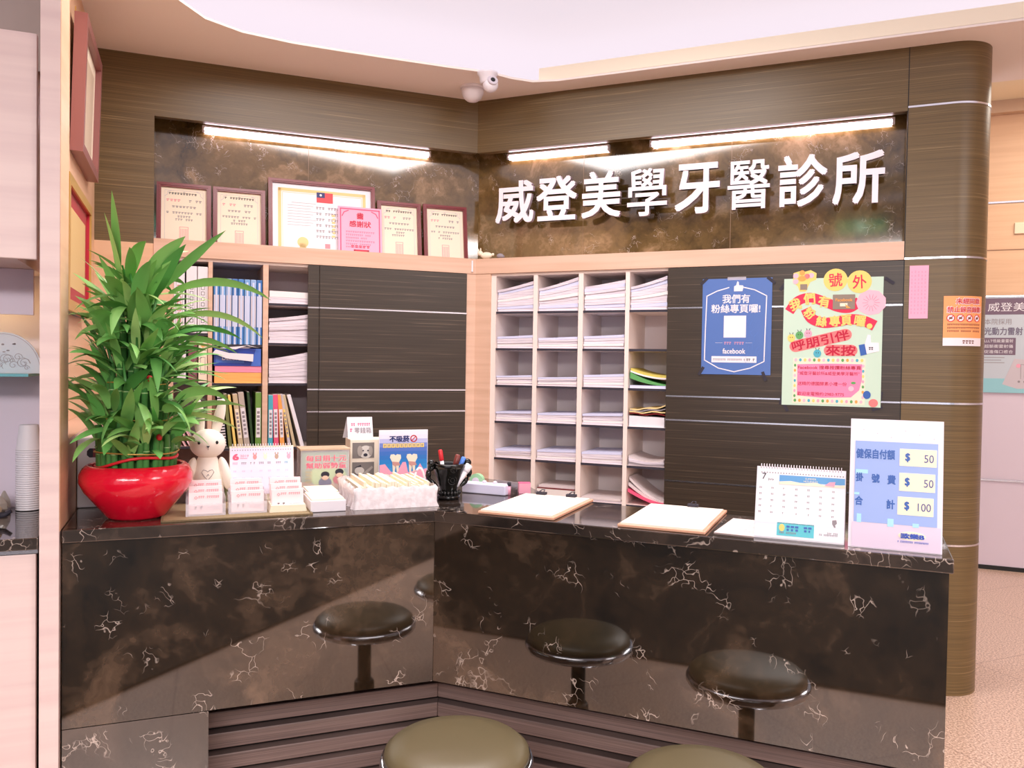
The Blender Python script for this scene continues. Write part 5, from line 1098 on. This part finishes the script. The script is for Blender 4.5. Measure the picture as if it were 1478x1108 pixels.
# ------------------------------------------------------------------ stools
def stool(x, y, label):
    q = bpy.data.objects.new('bar_stool', None); COL.objects.link(q); q.location = (x, y, 0); tag(q, label, 'stool', 'round stools at the counter')
    mb = MB(); mb.lathe([(.001, .455), (.168, .455), (.174, .462), (.172, .474), (.155, .488), (.11, .497), (.05, .4995), (.001, .50)], n=56, caps=False); mb.build('seat', mat('olive_vinyl', (104, 92, 66), .38) if 'olive_vinyl' not in bpy.data.materials else bpy.data.materials['olive_vinyl'], parent=q)
    mb = MB(); mb.lathe([(.150, .430), (.178, .432), (.183, .440), (.183, .452), (.179, .460), (.168, .456), (.150, .450)], n=56, caps=False); mb.build('rim', m_chrome, parent=q)
    mb = MB(); mb.lathe([(.06, .40), (.15, .432), (.15, .436), (.05, .42)], n=32, caps=False); mb.build('seat_plate', m_black, parent=q)
    mb = MB(); mb.lathe([(.024, .2), (.024, .42)], n=20); mb.build('piston', m_black, parent=q)
    mb = MB(); mb.lathe([(.036, .03), (.036, .24), (.03, .25)], n=20); mb.build('column', m_black, parent=q)
    mb = MB(); mb.lathe([(.001, 0), (.17, 0), (.172, .006), (.12, .02), (.04, .035), (.036, .04)], n=40, caps=False); mb.build('base', m_chrome, parent=q)
stool(-.118, 1.945, 'round padded stool with chrome rim below the bend of the counter')
stool(.437, 1.80, 'round padded stool with chrome rim before the right part of counter')
# ------------------------------------------------------------------ pictures on the side wall
def side_picture(d0, d1, z0, z1, tilt, frame_m, edge_m, label, inner, layers):
    q = bpy.data.objects.new('framed_picture', None); COL.objects.link(q); q.location = P('L', -1.8225, (d0 + d1) / 2, z0); q.rotation_euler = (0, R_(tilt), ANG['L']); tag(q, label, 'picture', 'pictures on the side wall')
    L = (d1 - d0) / 2; h = z1 - z0; b = .035; mb = MB()
    for k, (x0, x1) in enumerate(layers):
        mb.box(x0, x1, -L, -L + b, 0, h, k); mb.box(x0, x1, L - b, L, 0, h, k); mb.box(x0, x1, -L + b, L - b, 0, b, k); mb.box(x0, x1, -L + b, L - b, h - b, h, k)
    mb.build('frame', frame_m, parent=q)
    mb = MB(); mb.box(.0, .020, -L + b, L - b, b, h - b, 0); mb.box(.020, .0205, -L + b + .05, L - b - .05, b + .05, h - b - .05, 1); mb.build('print', inner, parent=q)
    mb = MB(); mb.box(.0, .003, -L + .01, -L + .02, h, h + .02); mb.build('hanger', m_gold, parent=q)
side_picture(.30, .86, 2.13, 2.62, 1.6, mat('rosewood', (146, 92, 88), .35), m_gold, 'large tilted rosewood picture frame hanging high on the side wall', [m_cream, mat('print_tan', (206, 186, 160), .6)], ((0, .042),))
side_picture(.50, 1.18, 1.55, 1.99, .3, [mat('slate_edge', (104, 116, 150), .4), mat('crimson_edge', (190, 40, 60), .4), m_gold], m_red, 'gold framed picture lower on the side wall behind the bamboo', [mat('mat_red', (170, 40, 50), .5), mat('print_gold', (214, 180, 120), .6)], ((0, .016), (.016, .030), (.030, .036)))
# ------------------------------------------------------------------ cupboards left of the partition end
q = empty('hanging_cupboard', 'L', -2.45, 1.4, 1.64, 'white hanging cupboard left of the partition end', 'cupboard')
mb = MB(); mb.box(-.65, .615, -.36, .1, 0, .57); mb.build('carcass', m_whitewood, parent=q)
for k, (a, b) in enumerate(((-.02, .665), (-.65, -.026))):
    mb = MB(); mb.box(a, b - .004 if k == 0 else b, -.381, -.3605, .0, .565); mb.build('door', m_whitewood, parent=q, bevel=.002)
mb = MB(); ls(mb, 1.80, 3.3, 1.35, 1.45, 2.212, 2.79); struct(mb, 'wall_bulkhead', mat('bulkhead_shade_grey', (190, 176, 168), .7), 'L')  # grey colour stands for the shade above the cupboard
mb = MB(); ls(mb, 1.834, 3.3, 1.22, 1.28, 0, 2.79); struct(mb, 'wall_cupboards', m_lilac, 'L')
mb = MB(); ls(mb, 3.1, 3.3, 1.28, 1.8, 0, 2.79); struct(mb, 'wall_cupboards_end', m_lilac, 'L')
q = empty('base_cupboard', 'L', -2.45, 1.4, 0, 'white base cupboard under the dark side counter at left', 'cupboard')
mb = MB(); mb.box(-.64, .615, -.36, .1, .08, .895); mb.build('carcass', m_whitewood, parent=q)
mb = MB(); mb.box(-.64, .60, -.33, .1, 0, .079); mb.build('plinth', m_black, parent=q)
for k, (a, b) in enumerate(((-.02, .661), (-.64, -.026))):
    mb = MB(); mb.box(a, b, -.381, -.3605, .085, .893); mb.build('door', m_whitewood, parent=q, bevel=.002)
mb = MB(); mb.box(-.64, .666, -.386, -.3605, .8955, .906); mb.build('rail', m_steel, parent=q)
mb = MB(); mb.box(-.64, .668, -.40, .118, 0, .03); o = mb.build('side_worktop', m_marble_top, loc=P('L', -2.45, 1.4, .907), w='L', bevel=.002); tag(o, 'dark stone worktop on the white base cupboard at far left', 'worktop')
mb = MB(); mb.box(-.64, .60, -.10, .118, 0, .008); o = mb.build('glass_shelf', mat('shelf_glass', (120, 206, 220), .05, alpha=.75), loc=P('L', -2.45, 1.4, 1.338), w='L'); tag(o, 'teal edged glass shelf in the niche at far left', 'shelf')
q = empty('pelmet_lamp', 'L', -1.97, 1.40, 1.60, 'warm puck lamp under the hanging cupboard in the niche', 'lamp')
mb = MB(); mb.lathe([(.03, .038), (.03, .02), (.026, .018)], n=20); mb.build('housing', m_white, parent=q)
mb = MB(); mb.lathe([(.024, .0175), (.024, .014)], n=20); mb.build('bulb', mat('warm_bulb', (255, 220, 150), .4, emit=40), parent=q)
mb = MB(); ls(mb, 1.8355, 3.09, 1.50, 1.515, 1.512, 1.639); struct(mb, 'trim_13', m_lilac, 'L')
q = empty('glass_plaque', 'L', -1.925, 1.42, 1.3465, 'half round etched glass plaque with dark swirls on the glass shelf', 'ornament')
mb = MB(); mb.prism([(.098 * math.cos(PI * k / 24), .118 * math.sin(PI * k / 24)) for k in range(25)], 0, .012); mb.build('plaque', mat('etched_glass', (226, 232, 244), .15, alpha=.75), parent=q)
mb = MB(); rnd = random.Random(3)
mb.line([(.094 * math.cos(PI * k / 24), .113 * math.sin(PI * k / 24)) for k in range(25)], .0012, 0)
for k in range(16):
    cx, cz, r = rnd.uniform(-.06, .075), rnd.uniform(.012, .05), rnd.uniform(.006, .02); mb.line([(cx + r * (1 - j / 14) * math.cos(j * .7), max(.004, cz + r * (1 - j / 14) * math.sin(j * .7))) for j in range(12)], .0012, 0)
for k in range(12): cx, cz = rnd.uniform(-.06, .04), rnd.uniform(.06, .085); mb.disc(cx, cz, rnd.uniform(.002, .005), rnd.uniform(.001, .003), 0, 0, 8)
mb.build('etching', m_grey, parent=q)
# paper cups, crystals, shell
cz = .9375; proto = None
for k in range(28):
    mb = MB() if proto is None else None
    if proto is None:
        mb.lathe([(.001, 0), (.024, 0), (.026, .003), (.034, .072), (.0355, .074), (.035, .0755), (.0325, .073), (.0245, .005)], n=24, caps=False); proto = mb.build('paper_cup', m_white)
        o = proto
    else: o = proto.copy(); COL.objects.link(o)
    o.rotation_euler = (PI, 0, ANG['L']); o.location = P('L', -1.872, 1.345, cz + .0765 + k * .0066)
    tag(o, 'white paper cup in the tall nested stack at far left', 'cup', 'nested paper cups')
for k in range(6):
    a = k * 1.05; mb = MB(); r = .02 + .006 * (k % 3); mb.lathe([(.002, 0), (r, .012), (r * .9, .03), (.003, .05 + .008 * (k % 2))], n=6, caps=True); mb.sm = [False] * len(mb.f)
    o = mb.build('crystal', mat('crystal', (250, 236, 226), .03, trans=.6) if k == 0 else bpy.data.materials['crystal'], loc=P('L', -1.935 - .048 * (k % 3), 1.40 - .05 * (k // 3), cz + .001)); o.rotation_euler.z = a
    tag(o, 'faceted clear crystal lying on the side worktop at far left', 'crystal', 'clear crystals on the side worktop')
q = empty('cream_pot', 'L', -1.955, 1.55, cz + .0005, 'small cream pot with a dark tip on the side worktop, cut by photo edge', 'pot')
mb = MB(); mb.lathe([(.001, 0), (.03, 0), (.045, .015), (.05, .035), (.042, .05), (.03, .055)], n=28, caps=False); mb.build('body', m_cream, parent=q)
mb = MB(); mb.lathe([(.001, .06), (.03, .056), (.032, .053)], n=24, caps=False); mb.build('lid', m_cream, parent=q)
mb = MB(); mb.tube([(.04, -.01, .02), (.06, -.012, .022), (.075, -.012, .032)], [.010, .007, .005], 10); mb.build('spout', m_ink, parent=q)
